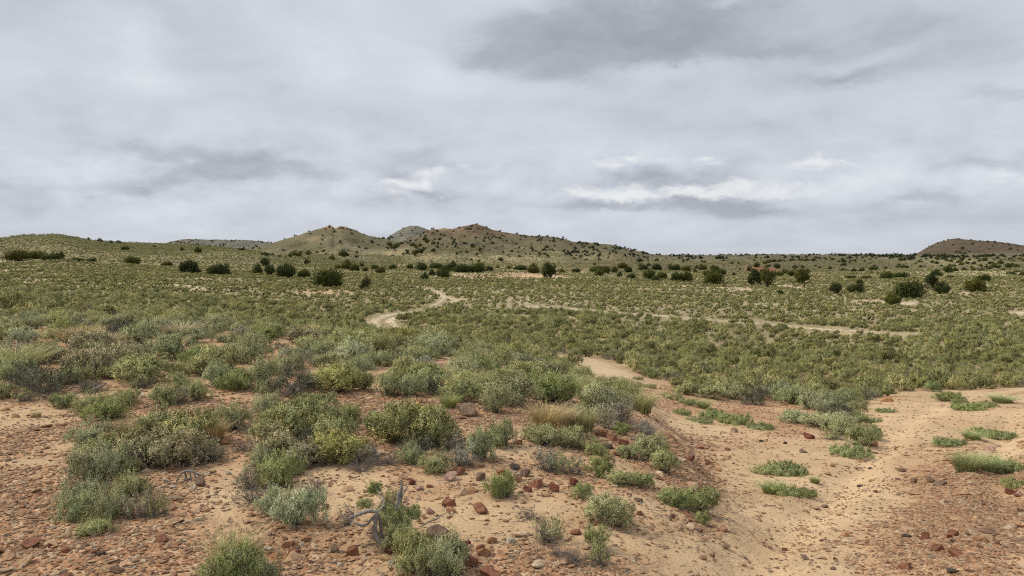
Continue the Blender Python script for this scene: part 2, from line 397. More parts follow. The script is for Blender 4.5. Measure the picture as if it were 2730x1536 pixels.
# ------------------------------------------------------------------ mesh helpers
def build_mesh(name, verts, faces, mat=None, nper=4, smooth=False, attrs=None):
    """verts (N,3), faces (M,nper) arrays -> mesh"""
    me = bpy.data.meshes.new(name)
    verts = np.ascontiguousarray(verts, np.float32); faces = np.ascontiguousarray(faces, np.int32)
    me.vertices.add(len(verts)); me.vertices.foreach_set('co', verts.ravel())
    me.loops.add(faces.size); me.loops.foreach_set('vertex_index', faces.ravel())
    me.polygons.add(len(faces)); me.polygons.foreach_set('loop_start', np.arange(0, faces.size, nper, dtype=np.int32))
    me.update(calc_edges=True)
    me.polygons.foreach_set('use_smooth', np.full(len(faces), smooth))
    for k, v in (attrs or {}).items():
        if v.ndim == 1:
            a = me.attributes.new(k, 'FLOAT', 'POINT'); a.data.foreach_set('value', v.astype(np.float32))
        else:
            a = me.attributes.new(k, 'FLOAT_COLOR', 'POINT')
            a.data.foreach_set('color', np.hstack([v, np.ones((len(v), 1))]).astype(np.float32).ravel())
    if mat: me.materials.append(mat)
    return me
def link(name, me, parent=None, loc=None):
    o = bpy.data.objects.new(name, me); scene.collection.objects.link(o)
    if parent: o.parent = parent
    if loc is not None: o.location = loc
    return o
def tag(o, label=None, cat=None, group=None, kind=None):
    if label: o['label'] = label
    if cat: o['category'] = cat
    if group: o['group'] = group
    if kind: o['kind'] = kind
    return o

# ------------------------------------------------------------------ materials
def principled(name):
    mt = bpy.data.materials.new(name); mt.use_nodes = True
    g = NT(mt.node_tree)
    p = g.n('ShaderNodeBsdfPrincipled'); o = g.n('ShaderNodeOutputMaterial')
    g.t.links.new(p.outputs[0], o.inputs[0])
    p.inputs['Roughness'].default_value = .9
    p.inputs['Specular IOR Level'].default_value = .15
    return mt, g, p

def ground_material():
    mt, g, p = principled("dry_ground")
    geo = g.n('ShaderNodeNewGeometry'); pos = geo.outputs['Position']
    col = g.n('ShaderNodeAttribute', attribute_name='Col').outputs['Color']
    gr = g.n('ShaderNodeAttribute', attribute_name='gr').outputs['Fac']
    veg = g.n('ShaderNodeAttribute', attribute_name='veg').outputs['Fac']
    near = g.n('ShaderNodeAttribute', attribute_name='near').outputs['Fac']
    def vor(scale, feature='F1', rnd=1.0, squash=1.0):
        v = g.n('ShaderNodeTexVoronoi', feature=feature)
        v.inputs['Scale'].default_value = scale
        if squash != 1.0:
            mp = g.n('ShaderNodeMapping'); mp.inputs['Scale'].default_value = (1, squash, 1)
            g.put(mp.inputs[0], pos); g.put(v.inputs['Vector'], mp.outputs[0])
        else:
            g.put(v.inputs['Vector'], pos)
        return v
    v1 = vor(38.0); v2 = vor(17.0)
    stone = [(0, (.20, .095, .05)), (.25, (.40, .21, .11)), (.5, (.50, .29, .165)), (.75, (.60, .42, .26)), (1, (.72, .56, .38))]
    s1 = g.n('ShaderNodeSeparateColor'); g.put(s1.inputs[0], v1.outputs['Color'])
    s2 = g.n('ShaderNodeSeparateColor'); g.put(s2.inputs[0], v2.outputs['Color'])
    c1 = g.ramp(s1.outputs[0], stone); c2 = g.ramp(s2.outputs[0], stone)
    n1 = g.noise(pos, 5.0, 5, .6); n2 = g.noise(pos, 60.0, 4, .65); n3 = g.noise(pos, .5, 5, .6)
    pick = g.m('GREATER_THAN', s2.outputs[1], .62)
    st = g.mix(pick, c1, c2)
    amt = g.m('MULTIPLY', g.rng(g.m('ADD', gr, g.m('MULTIPLY', g.m('SUBTRACT', n1, .5), 1.1)), .25, .8, 0, 1), near)
    has = g.m('MULTIPLY', amt, g.m('GREATER_THAN', g.m('ADD', s1.outputs[2], g.m('MULTIPLY', amt, .4)), .55))
    base = g.mix(g.m('MULTIPLY', has, .75), col, st)
    base = g.mix(1.0, base, g.mix(g.rng(n2, .3, .7, 0, 1), (.72, .69, .66, 1), (1.18, 1.18, 1.18, 1)), 'MULTIPLY')
    base = g.mix(1.0, base, g.mix(g.rng(n3, .3, .7, 0, 1), (.82, .78, .74, 1), (1.10, 1.11, 1.12, 1)), 'MULTIPLY')
    # distant scrub: separate small bushes on the slopes
    v3 = vor(.62); v4 = vor(.26); v5 = vor(1.3)
    s3 = g.n('ShaderNodeSeparateColor'); g.put(s3.inputs[0], v3.outputs['Color'])
    d3 = g.rng(g.m('SUBTRACT', v3.outputs['Distance'], g.m('MULTIPLY', s3.outputs[0], .25)), .22, .42, 1, 0)
    d5 = g.rng(v5.outputs['Distance'], .3, .5, 1, 0)
    nv = g.noise(pos, .035, 5, .62)
    cover = g.m('MULTIPLY', g.m('MAXIMUM', d3, g.m('MULTIPLY', d5, .6)), veg)
    cover = g.m('MULTIPLY', cover, g.rng(nv, .3, .58, .45, 1.0))
    s4 = g.n('ShaderNodeSeparateColor'); g.put(s4.inputs[0], v4.outputs['Color'])
    d4 = g.m('MULTIPLY', g.rng(g.m('SUBTRACT', v4.outputs['Distance'], g.m('MULTIPLY', s4.outputs[0], .16)), .10, .20, 1, 0), g.m('GREATER_THAN', s4.outputs[1], .45))
    scrub = g.mix(s3.outputs[1], (.060, .070, .026, 1), (.135, .135, .055, 1))
    base = g.mix(cover, base, scrub)
    base = g.mix(g.m('MULTIPLY', g.m('MULTIPLY', d4, g.rng(veg, 0, .4, 0, .9)), g.rng(nv, .38, .55, .2, 1.0)), base, (.050, .055, .022, 1))
    big = g.mix(g.rng(nv, .35, .65, 0, 1), (.84, .86, .82, 1), (1.13, 1.10, 1.08, 1))
    farf = g.m('SUBTRACT', 1.0, near)
    base = g.mix(farf, base, g.mix(1.0, base, big, 'MULTIPLY'))
    g.put(p.inputs['Base Color'], base)
    hgt = g.m('ADD', g.m('MULTIPLY', g.m('MULTIPLY', g.m('SUBTRACT', 1.0, v1.outputs['Distance']), amt), .006),
              g.m('MULTIPLY', g.m('MULTIPLY', g.m('SUBTRACT', 1.0, v2.outputs['Distance']), amt), .008))
    hgt = g.m('ADD', hgt, g.m('MULTIPLY', g.m('MULTIPLY', n2, near), .016))
    hgt = g.m('ADD', hgt, g.m('MULTIPLY', g.m('MULTIPLY', n1, near), .03))
    hgt = g.m('ADD', hgt, g.m('MULTIPLY', cover, .5))
    nv2 = g.noise(pos, .02, 8, .68)
    hgt = g.m('ADD', hgt, g.m('MULTIPLY', g.m('MULTIPLY', nv2, farf), 13.0))
    bp = g.n('ShaderNodeBump'); bp.inputs['Strength'].default_value = .9; bp.inputs['Distance'].default_value = 1.0
    g.put(bp.inputs['Height'], hgt); g.put(p.inputs['Normal'], bp.outputs[0])
    return mt
M_GROUND = ground_material()

def leaf_material(name, fixed=None, var=.25):
    """foliage: own colour times the 'sh' shade of each sprig; fixed = list of ramp colours picked per plant"""
    mt, g, p = principled(name)
    oi = g.n('ShaderNodeObjectInfo')
    sh = g.n('ShaderNodeAttribute', attribute_name='sh').outputs['Fac']
    if fixed:
        base = g.ramp(oi.outputs['Random'], [(i / (len(fixed) - 1), c) for i, c in enumerate(fixed)])
    else:
        base = oi.outputs['Color']
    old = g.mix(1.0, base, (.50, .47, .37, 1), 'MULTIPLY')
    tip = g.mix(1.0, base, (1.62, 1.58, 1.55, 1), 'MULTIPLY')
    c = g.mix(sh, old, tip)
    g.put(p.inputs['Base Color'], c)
    p.inputs['Roughness'].default_value = .75
    tr = g.n('ShaderNodeBsdfTranslucent'); g.put(tr.inputs[0], c)
    ms = g.n('ShaderNodeMixShader'); ms.inputs[0].default_value = .10
    g.t.links.new(p.outputs[0], ms.inputs[1]); g.t.links.new(tr.outputs[0], ms.inputs[2])
    out = [n for n in g.t.nodes if n.type == 'OUTPUT_MATERIAL'][0]
    g.t.links.new(ms.outputs[0], out.inputs[0])
    return mt
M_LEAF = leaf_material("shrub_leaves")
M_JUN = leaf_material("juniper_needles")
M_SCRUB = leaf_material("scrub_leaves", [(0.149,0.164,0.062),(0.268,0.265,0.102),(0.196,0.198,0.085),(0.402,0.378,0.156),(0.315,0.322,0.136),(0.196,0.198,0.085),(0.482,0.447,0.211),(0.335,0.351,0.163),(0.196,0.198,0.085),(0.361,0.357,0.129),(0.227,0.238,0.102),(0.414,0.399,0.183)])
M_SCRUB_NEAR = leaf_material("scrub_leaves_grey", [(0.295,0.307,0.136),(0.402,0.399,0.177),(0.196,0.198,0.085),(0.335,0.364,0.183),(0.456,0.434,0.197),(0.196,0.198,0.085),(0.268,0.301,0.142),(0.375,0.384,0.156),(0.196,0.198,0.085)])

def wood_material(name, c0, c1):
    mt, g, p = principled(name)
    tc = g.n('ShaderNodeTexCoord'); oi = g.n('ShaderNodeObjectInfo')
    mp = g.n('ShaderNodeMapping'); mp.inputs['Scale'].default_value = (1, 1, 1)
    g.put(mp.inputs[0], tc.outputs['Object'])
    n = g.noise(mp.outputs[0], 22, 5, .6); n2 = g.noise(mp.outputs[0], 90, 3, .6)
    c = g.mix(g.rng(n, .35, .65, 0, 1), c0 + (1,), c1 + (1,))
    c = g.mix(g.rng(n2, .4, .6, 0, .45), c, (.05, .045, .04, 1))
    g.put(p.inputs['Base Color'], c)
    bp = g.n('ShaderNodeBump'); bp.inputs['Strength'].default_value = .6; bp.inputs['Distance'].default_value = .01
    g.put(bp.inputs['Height'], n2); g.put(p.inputs['Normal'], bp.outputs[0])
    return mt
M_WOOD = wood_material("grey_wood", (.09, .08, .072), (.25, .225, .20))
M_OLD = wood_material("weathered_wood", (.19, .172, .15), (.42, .385, .34))
M_TWIG = wood_material("dry_twigs", (.17, .145, .12), (.34, .30, .25))
M_PALE = wood_material("bleached_wood", (.38, .32, .24), (.62, .55, .44))
M_BARK = wood_material("juniper_bark", (.07, .055, .04), (.16, .13, .10))

def rock_material(name, cols, speck=.5):
    mt, g, p = principled(name)
    tc = g.n('ShaderNodeTexCoord'); oi = g.n('ShaderNodeObjectInfo')
    off = g.n('ShaderNodeVectorMath', operation='ADD'); g.put(off.inputs[0], tc.outputs['Object'])
    cx = g.xyz(g.m('MULTIPLY', oi.outputs['Random'], 40), 0, 0); g.put(off.inputs[1], cx)
    n = g.noise(off.outputs[0], 3.2, 7, .62, .4); n2 = g.noise(off.outputs[0], 14, 6, .7)
    base = g.ramp(oi.outputs['Random'], [(i / (len(cols) - 1), c) for i, c in enumerate(cols)]) if len(cols) > 1 else cols[0] + (1,)
    c = g.mix(1.0, base, g.ramp(n, [(.3, (.55, .50, .48)), (.5, (1, 1, 1)), (.7, (1.35, 1.35, 1.3))]), 'MULTIPLY')
    c = g.mix(g.rng(n2, .52, .68, 0, speck), c, (.50, .37, .24, 1))
    c = g.mix(g.rng(n2, .30, .42, .5, 0), c, (.09, .055, .04, 1))
    g.put(p.inputs['Base Color'], c); p.inputs['Roughness'].default_value = .85
    bp = g.n('ShaderNodeBump'); bp.inputs['Strength'].default_value = .7; bp.inputs['Distance'].default_value = .06
    g.put(bp.inputs['Height'], g.m('ADD', n, g.m('MULTIPLY', n2, .5))); g.put(p.inputs['Normal'], bp.outputs[0])
    return mt
M_ROCKS = {
 'red': rock_material("red_brown_rock", [(.30, .13, .075)], .35),
 'dred': rock_material("dark_red_rock", [(.19, .065, .045)], .15),
 'orange': rock_material("orange_rock", [(.46, .24, .125)], .4),
 'brown': rock_material("brown_rock", [(.24, .16, .11)], .3),
 'dark': rock_material("dark_rock", [(.10, .075, .06)], .15),
 'pink': rock_material("pinkish_rock", [(.52, .33, .25)], .3),
 'pale': rock_material("pale_rock", [(.66, .56, .42)], .2),
}
M_PEBBLE = rock_material("pebbles", [(.30,.135,.07),(.52,.31,.175),(.60,.42,.25),(.42,.21,.11),(.68,.52,.34),(.20,.11,.07),(.56,.37,.22),(.47,.25,.13)], .25)

# ------------------------------------------------------------------ terrain mesh
_tn = np.linspace(-.735, .735, 1180)
_ts = .735 + (np.linspace(0, 1, 80)[1:] ** 1.5) * 1.0
TT = np.concatenate([-_ts[::-1], _tn, _ts])
LYS = np.concatenate([np.arange(math.log(.8), math.log(16), .0075), np.arange(math.log(16), math.log(620), .012),
                      np.arange(math.log(620), math.log(1650), .014), np.linspace(math.log(1650), math.log(5000), 12)])
YY = np.exp(LYS)
gx = TT[None, :] * YY[:, None]; gy = np.repeat(YY[:, None], len(TT), 1)
gz, who = height(gx, gy, True)
gu, gv = px_of(gx, gy, gz)
def terrain_fields(x, y, z, u, v, who):
    nr, nc = x.shape
    trk = track_mask(x, y)
    n_a = fbm(x / 2.2, y / 2.2, 61, 4); n_b = fbm(x / .45, y / .45, 62, 4); n_c = fbm(x / 14., y / 14., 63, 4)
    # --- near: pale silt against red-brown gravel
    SAND = [(330,480,45,16,1.2),(355,500,26,16,1.1),(300,512,26,10,.5),(470,515,50,18,.75),(500,540,26,16,.5),(225,495,30,22,1.0),(560,505,26,10,.55),(620,548,40,16,.5),
            (760,540,75,60,1.05),(800,470,70,26,.8),(740,470,40,22,.7),(900,430,60,22,1.0),(870,500,50,24,.75),(960,400,60,9,1.1),(1010,425,34,14,.8),(690,430,46,14,.8),
            (640,400,20,8,.9),(600,372,30,9,1),(30,420,60,10,.7),(60,448,40,7,.75),(20,462,40,4,.9),(640,500,20,12,.4),(840,456,30,6,1.1),(760,576,60,20,1)]
    GRAV = [(40,500,90,36,.55),(100,560,120,22,.6),(280,560,60,20,.7),(440,492,36,14,.45),(965,545,80,40,.6),(950,475,60,18,.5),(1010,500,40,40,.5),(670,450,34,26,.55),(700,488,24,22,.55),(722,528,16,26,.45),
            (590,440,30,12,.7),(700,470,26,22,.6),(560,572,60,16,.7),(640,560,40,14,.3),(345,402,60,8,.6),(205,406,30,7,.3),(520,415,22,8,.6),(700,530,30,16,.3),(480,556,60,18,.5)]
    sand = blobsum(u, v, SAND) - blobsum(u, v, GRAV)
    rd = np.full(x.shape, 9.0); q_ = (y < 22) & (x > -1)
    if q_.any():
        rd[q_] = np.minimum(seg_dist(x[q_], y[q_], RUTS[0]), seg_dist(x[q_], y[q_], RUTS[1]))
    sand = sand + .55 * np.exp(-(rd / .24) ** 2)
    ms = sstep(-.55, .6, sand + n_a * .55 + n_b * .5)
    gr = np.clip(.95 - ms * .85, 0, 1)
    cs = np.array([.60, .43, .255]); cg = np.array([.46, .245, .13]); cv = np.array([.36, .30, .17]); cp = np.array([.43, .36, .225])
    near = cg + (cs - cg) * ms[..., None]
    near = near * (1 + .10 * np.exp(-(rd / .2) ** 2) + .10 * fbm(x / .16, y / .16, 66, 3))[..., None]
    wn = sstep(14, 40, y)
    mid = cv + (cp - cv) * sstep(-.3, .6, n_c)[..., None]
    pat = np.clip(blobsum(u, v, PATCH), 0, 1) * (y > 30)
    mid = mid + (np.array([.62, .52, .37]) - mid) * np.maximum(pat, trk)[..., None]
    red = np.clip(blobsum(u, v, [(764,269.3,14,1.8,1.3),(752,267,9,1.2,1)]), 0, 1)[..., None] * (y > 100)[..., None]
    mid = mid + (np.array([.42, .17, .085]) - mid) * red
    pinkp = np.clip(blobsum(u, v, [(325,293,22,3,.8),(478,276,22,2,.8),(532,276,28,4,.9)]), 0, 1)[..., None]
    mid = mid + (np.array([.56, .38, .23]) - mid) * pinkp * (y > 30)[..., None]
    col = near + (mid - near) * wn[..., None]
    # --- hills
    fb = sstep(215, 275, y + fbm(x / 40., y / 40., 87, 3) * 25) * sstep(560, 680, u) * (who < 0)
    col = col + (np.array([.20, .17, .105]) - col) * fb[..., None]
    col = col + (np.array([.42, .17, .085]) - col) * red
    hillc = {0: (.17, .155, .07), 1: (.17, .17, .15), 2: (.16, .145, .08), 3: (.18, .18, .16), 4: (.148, .125, .070), 5: (.165, .14, .08), 6: (.105, .074, .055), 7: (.16, .145, .075), 8: (.20, .165, .105)}
    vegc = {0: .8, 1: .35, 2: .5, 3: .40, 4: .5, 5: .6, 6: .25, 7: .8, 8: .7}
    veg = sstep(190, 330, y) * .85
    for k, c in hillc.items():
        m = (who == k)
        if k == 0: m = m & (y > 150)
        f = sstep(180, 330, y) * m
        col = col + (np.array(c) - col) * (f * .9)[..., None]
        veg = np.where(m, veg * (1 - f) + vegc[k] * f, veg)
    hn = fbm(x / 45., y / 70., 71, 5, .6); hn2 = fbm(x / 12., y / 30., 72, 4, .6)
    top = sstep(244, 228, v) * (who == 4)
    col = col + (np.array([.165, .105, .062]) - col) * (top * sstep(-.5, .4, hn + .3))[..., None]
    veg = veg * (1 - .35 * top)
    far = (y > 220)
    pale = sstep(.05, .5, hn) * far * np.isin(who, [2, 4, 5, 7, 8])
    col = col + (np.array([.26, .21, .135]) - col) * (pale * .7)[..., None]
    veg = veg * (1 - .4 * pale)
    crag = np.clip(blobsum(u, v, [(329,226,6,2.2,1.2),(341,226.5,8,2,1),(312,240,12,4,.4),(441,229,8,2,.7)]), 0, 1) * far
    col = col + (np.array([.46, .36, .21]) - col) * crag[..., None]; veg = veg * (1 - crag)
    spk = np.clip(blobsum(u, v, [(215,256,55,4.5,.9),(480,259,70,5,1),(370,254,50,4,.7),(560,258,50,6,.5),(956,262,60,5,.8),(980,273,50,2.5,.9),(700,262,50,5,.3)]), 0, 1) * far
    col = col + (np.array([.46, .40, .23]) - col) * (spk * .85)[..., None]; veg = veg * (1 - .35 * spk)
    mb = (who == 6) * sstep(.1, .5, hn2)
    col = col * (1 + .38 * hn2[..., None] * far[..., None]); 
    col = col + (np.array([.13, .08, .058]) - col) * (mb * .5)[..., None]
    nearf = 1 - sstep(16, 60, y)
    return np.clip(col, .02, .9), gr, np.clip(veg, 0, 1), nearf, trk
gcol, ggr, gveg, gnear, gtrk = terrain_fields(gx, gy, gz, gu, gv, who)
nr, nc = gx.shape
# normals for seamless shading across the pieces of ground
P = np.stack([gx, gy, gz], -1)
dU = np.gradient(P, axis=1); dV = np.gradient(P, axis=0)
NRM = np.cross(dU, dV); NRM /= np.linalg.norm(NRM, axis=-1, keepdims=True) + 1e-12
idx = np.arange(nr * nc).reshape(nr, nc)
quads = np.stack([idx[:-1, :-1], idx[:-1, 1:], idx[1:, 1:], idx[1:, :-1]], -1).reshape(-1, 4)
fy = gy[:-1, :-1].ravel(); fw = who[:-1, :-1].ravel(); ft = gtrk[:-1, :-1].ravel()
fu = gu[:-1, :-1]; fv = gv[:-1, :-1]
road_big = (in_poly(fu, fv, ROAD_EDGE) & (gy[:-1, :-1] < 60)).ravel()
cls = np.zeros(len(quads), int)
cls[(ft > .5) | road_big] = 1
cls[(fw > 0) | ((fw == 0) & (fy > 180)) | (fy > 700)] = 2
vals = dict(Col=gcol.reshape(-1, 3), gr=ggr.ravel(), veg=gveg.ravel(), near=gnear.ravel())
PV = P.reshape(-1, 3); NV = NRM.reshape(-1, 3)
for k, nm in ((0, 'ground'), (1, 'dirt_road'), (2, 'hills')):
    q = quads[cls == k]
    used, invx = np.unique(q.ravel(), return_inverse=True)
    me = build_mesh(nm, PV[used], invx.reshape(-1, 4), M_GROUND, 4, True, {a: b[used] for a, b in vals.items()})
    me.normals_split_custom_set_from_vertices(NV[used])
    tag(link(nm, me), kind='structure')
del P, dU, dV, quads

# ------------------------------------------------------------------ plant generators (unit size: width 1)
def norm(a): return a / (np.linalg.norm(a, axis=-1, keepdims=True) + 1e-9)
def sprigs(base, grow, length, nleaf, leaf, width, rg, spread=.8, curve=.3, taper=.45, out=None, tone=None):
    """leafy shoots: base (n,3), grow (n,3), length (n,) -> rhomb leaves verts (n*nleaf*4,3), shade"""
    n = len(base)
    t = (np.arange(nleaf) + .7) / nleaf
    bend = norm(rg.normal(0, 1, (n, 3))) * curve
    pos = base[:, None] + (grow[:, None] * t[None, :, None] + bend[:, None] * (t ** 2)[None, :, None] * .5) * length[:, None, None]
    rd = norm(rg.normal(0, 1, (n, nleaf, 3)))
    ld = norm(grow[:, None] * .75 + rd * spread)
    sd = norm(np.cross(ld, rg.normal(0, 1, (n, nleaf, 3))))
    L = leaf * (1 - taper * t)[None, :, None] * rg.uniform(.7, 1.3, (n, nleaf, 1)); Wd = width / leaf * L
    mid = pos + ld * L * .5
    V = np.stack([pos, mid + sd * Wd * .5, pos + ld * L, mid - sd * Wd * .5], 2)
    tone = rg.uniform(0, .45, n) if tone is None else tone
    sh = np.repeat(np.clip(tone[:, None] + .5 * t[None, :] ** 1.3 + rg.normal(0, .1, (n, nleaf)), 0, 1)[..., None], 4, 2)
    gn = norm(np.cross(V[:, :, 1] - V[:, :, 3], V[:, :, 2] - V[:, :, 0]))
    od = norm(out if out is not None else norm(grow) + 0)[:, None]
    flip = (gn * od).sum(-1) < 0
    V[flip] = V[flip][:, [0, 3, 2, 1]]
    gn[flip] *= -1
    N = norm(od * .95 + gn * .55)
    N = np.repeat(N[:, :, None], 4, 2)
    return V.reshape(-1, 3), sh.ravel(), N.reshape(-1, 3)
def quad_faces(nv): return np.arange(nv).reshape(-1, 4)
def tube(pts, rad, sides=4):
    pts = np.asarray(pts, float); n = len(pts); rad = np.asarray(rad, float)
    tg = norm(np.gradient(pts, axis=0)); ref = np.array([.3, .2, 1.]) if abs(tg[0][2]) < .8 else np.array([1., .2, .1])
    a = norm(np.cross(tg, ref)); b = np.cross(tg, a)
    an = np.arange(sides) * 2 * math.pi / sides
    V = pts[:, None] + (a[:, None] * np.cos(an)[None, :, None] + b[:, None] * np.sin(an)[None, :, None]) * rad[:, None, None]
    i = np.arange(n - 1)[:, None] * sides + np.arange(sides)[None]; j = np.arange(n - 1)[:, None] * sides + (np.arange(sides)[None] + 1) % sides
    Fc = np.stack([i, j, j + sides, i + sides], -1).reshape(-1, 4)
    return V.reshape(-1, 3), Fc
def join(parts):
    Vs = []; Fs = []; o = 0
    for v, f in parts: Vs.append(v); Fs.append(f + o); o += len(v)
    return np.concatenate(Vs), np.concatenate(Fs)
def crooked(start, d, L, n, rg, kink=.35, lift=0.0):
    p = np.array(start, float); d = norm(np.array(d, float)); out = [p.copy()]
    for i in range(n):
        d = norm(d + rg.normal(0, kink, 3) + np.array([0, 0, lift])); p = p + d * L / n; out.append(p.copy())
    return np.array(out)
def branchwork(seed, nmain, L, up, rad=.02, sub=4, subsub=0, h=.6, kink=.3):
    rg = np.random.default_rng(seed); parts = []
    for i in range(nmain):
        a = rg.uniform(0, 2 * math.pi); e = rg.uniform(.1, 1.0) * up
        d = (math.cos(a), math.sin(a), e)
        l = L * rg.uniform(.6, 1.05)
        pl = crooked((rg.normal(0, .03), rg.normal(0, .03), -.02), d, l, 6, rg, kink)
        pl[:, 2] = np.clip(pl[:, 2], -.03, h)
        r0 = rad * rg.uniform(.5, 1.1)
        parts.append(tube(pl, np.linspace(r0, r0 * .3, 7), 4))
        for k in range(sub):
            j = rg.integers(2, 7); dd = norm(pl[min(j, 6)] - pl[j - 1]) + rg.normal(0, .6, 3) + np.array([0, 0, .25])
            q = crooked(pl[j], dd, l * rg.uniform(.2, .5), 4, rg, kink * 1.1)
            q[:, 2] = np.clip(q[:, 2], -.02, h)
            parts.append(tube(q, np.linspace(r0 * .4, r0 * .12, 5), 3))
            for m_ in range(subsub):
                jj = rg.integers(1, 5)
                q2 = crooked(q[jj], rg.normal(0, 1, 3) + np.array([0, 0, .4]), l * rg.uniform(.08, .2), 3, rg, .3)
                parts.append(tube(q2, np.linspace(r0 * .2, r0 * .07, 4), 3))
    return join(parts)
def lobes_of(rg, k, h, spread=.31):
    a = rg.uniform(0, 2 * math.pi) + np.arange(k) * 2.4; r = spread * np.sqrt((np.arange(k) + .2) / k)
    lr = rg.uniform(.15, .28, k)
    return np.stack([r * np.cos(a), r * np.sin(a), h * rg.uniform(.14, .5, k)], 1), lr, h * rg.uniform(.36, .66, k)
def shrub_foliage(seed, n, nleaf, L, leaf, width, h=.6, up=.55, k=7, spread=.8, jitter=.3, low=-.08, clus=9, sp=.31):
    rg = np.random.default_rng(seed)
    c, lr, lh = lobes_of(rg, k, h, sp)
    if sp > .4: lr = lr * rg.uniform(.35, .75, k); c[:, 2] *= .6
    nc_ = max(12, n // clus); ci = rg.integers(0, nc_, n)
    dc = norm(rg.normal(0, 1, (nc_, 3))); dc[:, 2] = np.where(dc[:, 2] < low, -dc[:, 2], dc[:, 2])
    w_ = rg.integers(0, k, nc_)[ci]
    d = norm(dc[ci] + rg.normal(0, .17, (n, 3))); rc = rg.uniform(.72, 1.16, nc_)[ci]
    sc = np.stack([lr[w_], lr[w_], lh[w_]], 1)
    tip = c[w_] + d * sc * (rc * rg.uniform(.86, 1.1, n))[:, None]
    tip[:, 2] = np.maximum(tip[:, 2], .02 + rg.uniform(0, .05, n))
    grow = norm(d * (1 - up) + np.array([0, 0, up]) + rg.normal(0, jitter, (n, 3)))
    ln = L * rg.uniform(.6, 1.25, n)
    far_ = rg.uniform(0, 1, n) < .10
    ln = np.where(far_, ln * 1.6, ln); tip = tip + grow * (far_ * L * .7)[:, None]
    base = tip - grow * ln[:, None]
    base[:, 2] = np.maximum(base[:, 2], .0)
    gd = norm(tip * np.array([1, 1, .8 / h * .5]) + np.array([0, 0, .02]))
    return sprigs(base, grow, ln, nleaf, leaf, width, rg, spread, out=norm(d * .8 + gd * .7 + rg.normal(0, .15, (n, 3))), tone=np.clip(rg.uniform(-.15, .6, nc_)[ci] + rg.uniform(0, .12, n), 0, 1))
def grass_blades(seed, n, h=1.0, r=.12, flare=.5, width=.012, seg=3):
    rg = np.random.default_rng(seed)
    a = rg.uniform(0, 2 * math.pi, n); rr = r * np.sqrt(rg.uniform(0, 1, n))
    b = np.stack([rr * np.cos(a), rr * np.sin(a), np.zeros(n)], 1)
    out = norm(np.stack([np.cos(a) + rg.normal(0, .5, n), np.sin(a) + rg.normal(0, .5, n), np.zeros(n)], 1)) * rg.uniform(.1, 1, (n, 1)) * flare
    H = h * rg.uniform(.5, 1.0, n)
    side = norm(np.stack([-np.sin(a + rg.normal(0, .8, n)), np.cos(a), rg.normal(0, .2, n)], 1))
    t = np.linspace(0, 1, seg + 1)
    C = b[:, None] + np.array([0, 0, 1.])[None, None] * (H[:, None] * (t - .18 * t ** 2)[None])[..., None] + out[:, None] * (H[:, None] * (t ** 2)[None])[..., None]
    wd = width * (1 - .85 * t)
    Lf = C - side[:, None] * wd[None, :, None] * .5; Rt = C + side[:, None] * wd[None, :, None] * .5
    V = np.stack([Lf, Rt], 2).reshape(n, -1, 3)
    f = []
    for s in range(seg): f.append([2 * s, 2 * s + 1, 2 * s + 3, 2 * s + 2])
    f = (np.array(f)[None] + (np.arange(n) * 2 * (seg + 1))[:, None, None]).reshape(-1, 4)
    sh = np.clip(rg.uniform(0, .6, n)[:, None] + .4 * np.repeat(t, 2)[None], 0, 1)
    return V.reshape(-1, 3), f, sh.ravel()
def leafmesh(name, V, sh, N, mat):
    me = build_mesh(name, V, quad_faces(len(V)), mat, 4, True, {'sh': sh})
    me.normals_split_custom_set_from_vertices(np.ascontiguousarray(N, np.float32))
    return me
def cat(*vs): return tuple(np.concatenate([v[i] for v in vs]) for i in range(3))

VAR = {}
VAR['sage'] = []
for s in range(5):
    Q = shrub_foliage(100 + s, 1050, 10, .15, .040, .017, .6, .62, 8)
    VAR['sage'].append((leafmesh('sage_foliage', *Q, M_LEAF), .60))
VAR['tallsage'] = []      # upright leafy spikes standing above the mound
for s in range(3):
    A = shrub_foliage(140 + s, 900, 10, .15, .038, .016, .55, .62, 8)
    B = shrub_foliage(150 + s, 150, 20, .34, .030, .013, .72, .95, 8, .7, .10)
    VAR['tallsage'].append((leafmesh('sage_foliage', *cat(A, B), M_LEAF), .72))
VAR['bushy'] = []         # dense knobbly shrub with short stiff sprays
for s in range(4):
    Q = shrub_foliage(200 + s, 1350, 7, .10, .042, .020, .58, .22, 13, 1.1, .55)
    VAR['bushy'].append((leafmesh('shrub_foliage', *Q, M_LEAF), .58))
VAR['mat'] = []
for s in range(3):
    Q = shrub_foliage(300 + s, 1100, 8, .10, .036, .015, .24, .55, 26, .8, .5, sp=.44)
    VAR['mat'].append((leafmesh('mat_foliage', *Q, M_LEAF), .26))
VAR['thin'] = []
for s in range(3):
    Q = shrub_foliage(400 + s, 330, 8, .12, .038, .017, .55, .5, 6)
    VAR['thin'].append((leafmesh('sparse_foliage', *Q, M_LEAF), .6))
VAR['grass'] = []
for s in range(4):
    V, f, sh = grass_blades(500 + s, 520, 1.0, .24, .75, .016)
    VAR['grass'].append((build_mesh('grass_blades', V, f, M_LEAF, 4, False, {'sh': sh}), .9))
VAR['stalks'] = []
for s in range(3):
    V, f, sh = grass_blades(530 + s, 60, .85, .36, .14, .009)
    VAR['stalks'].append((build_mesh('flower_stalks', V, f, M_LEAF, 4, False, {'sh': sh}), .8))
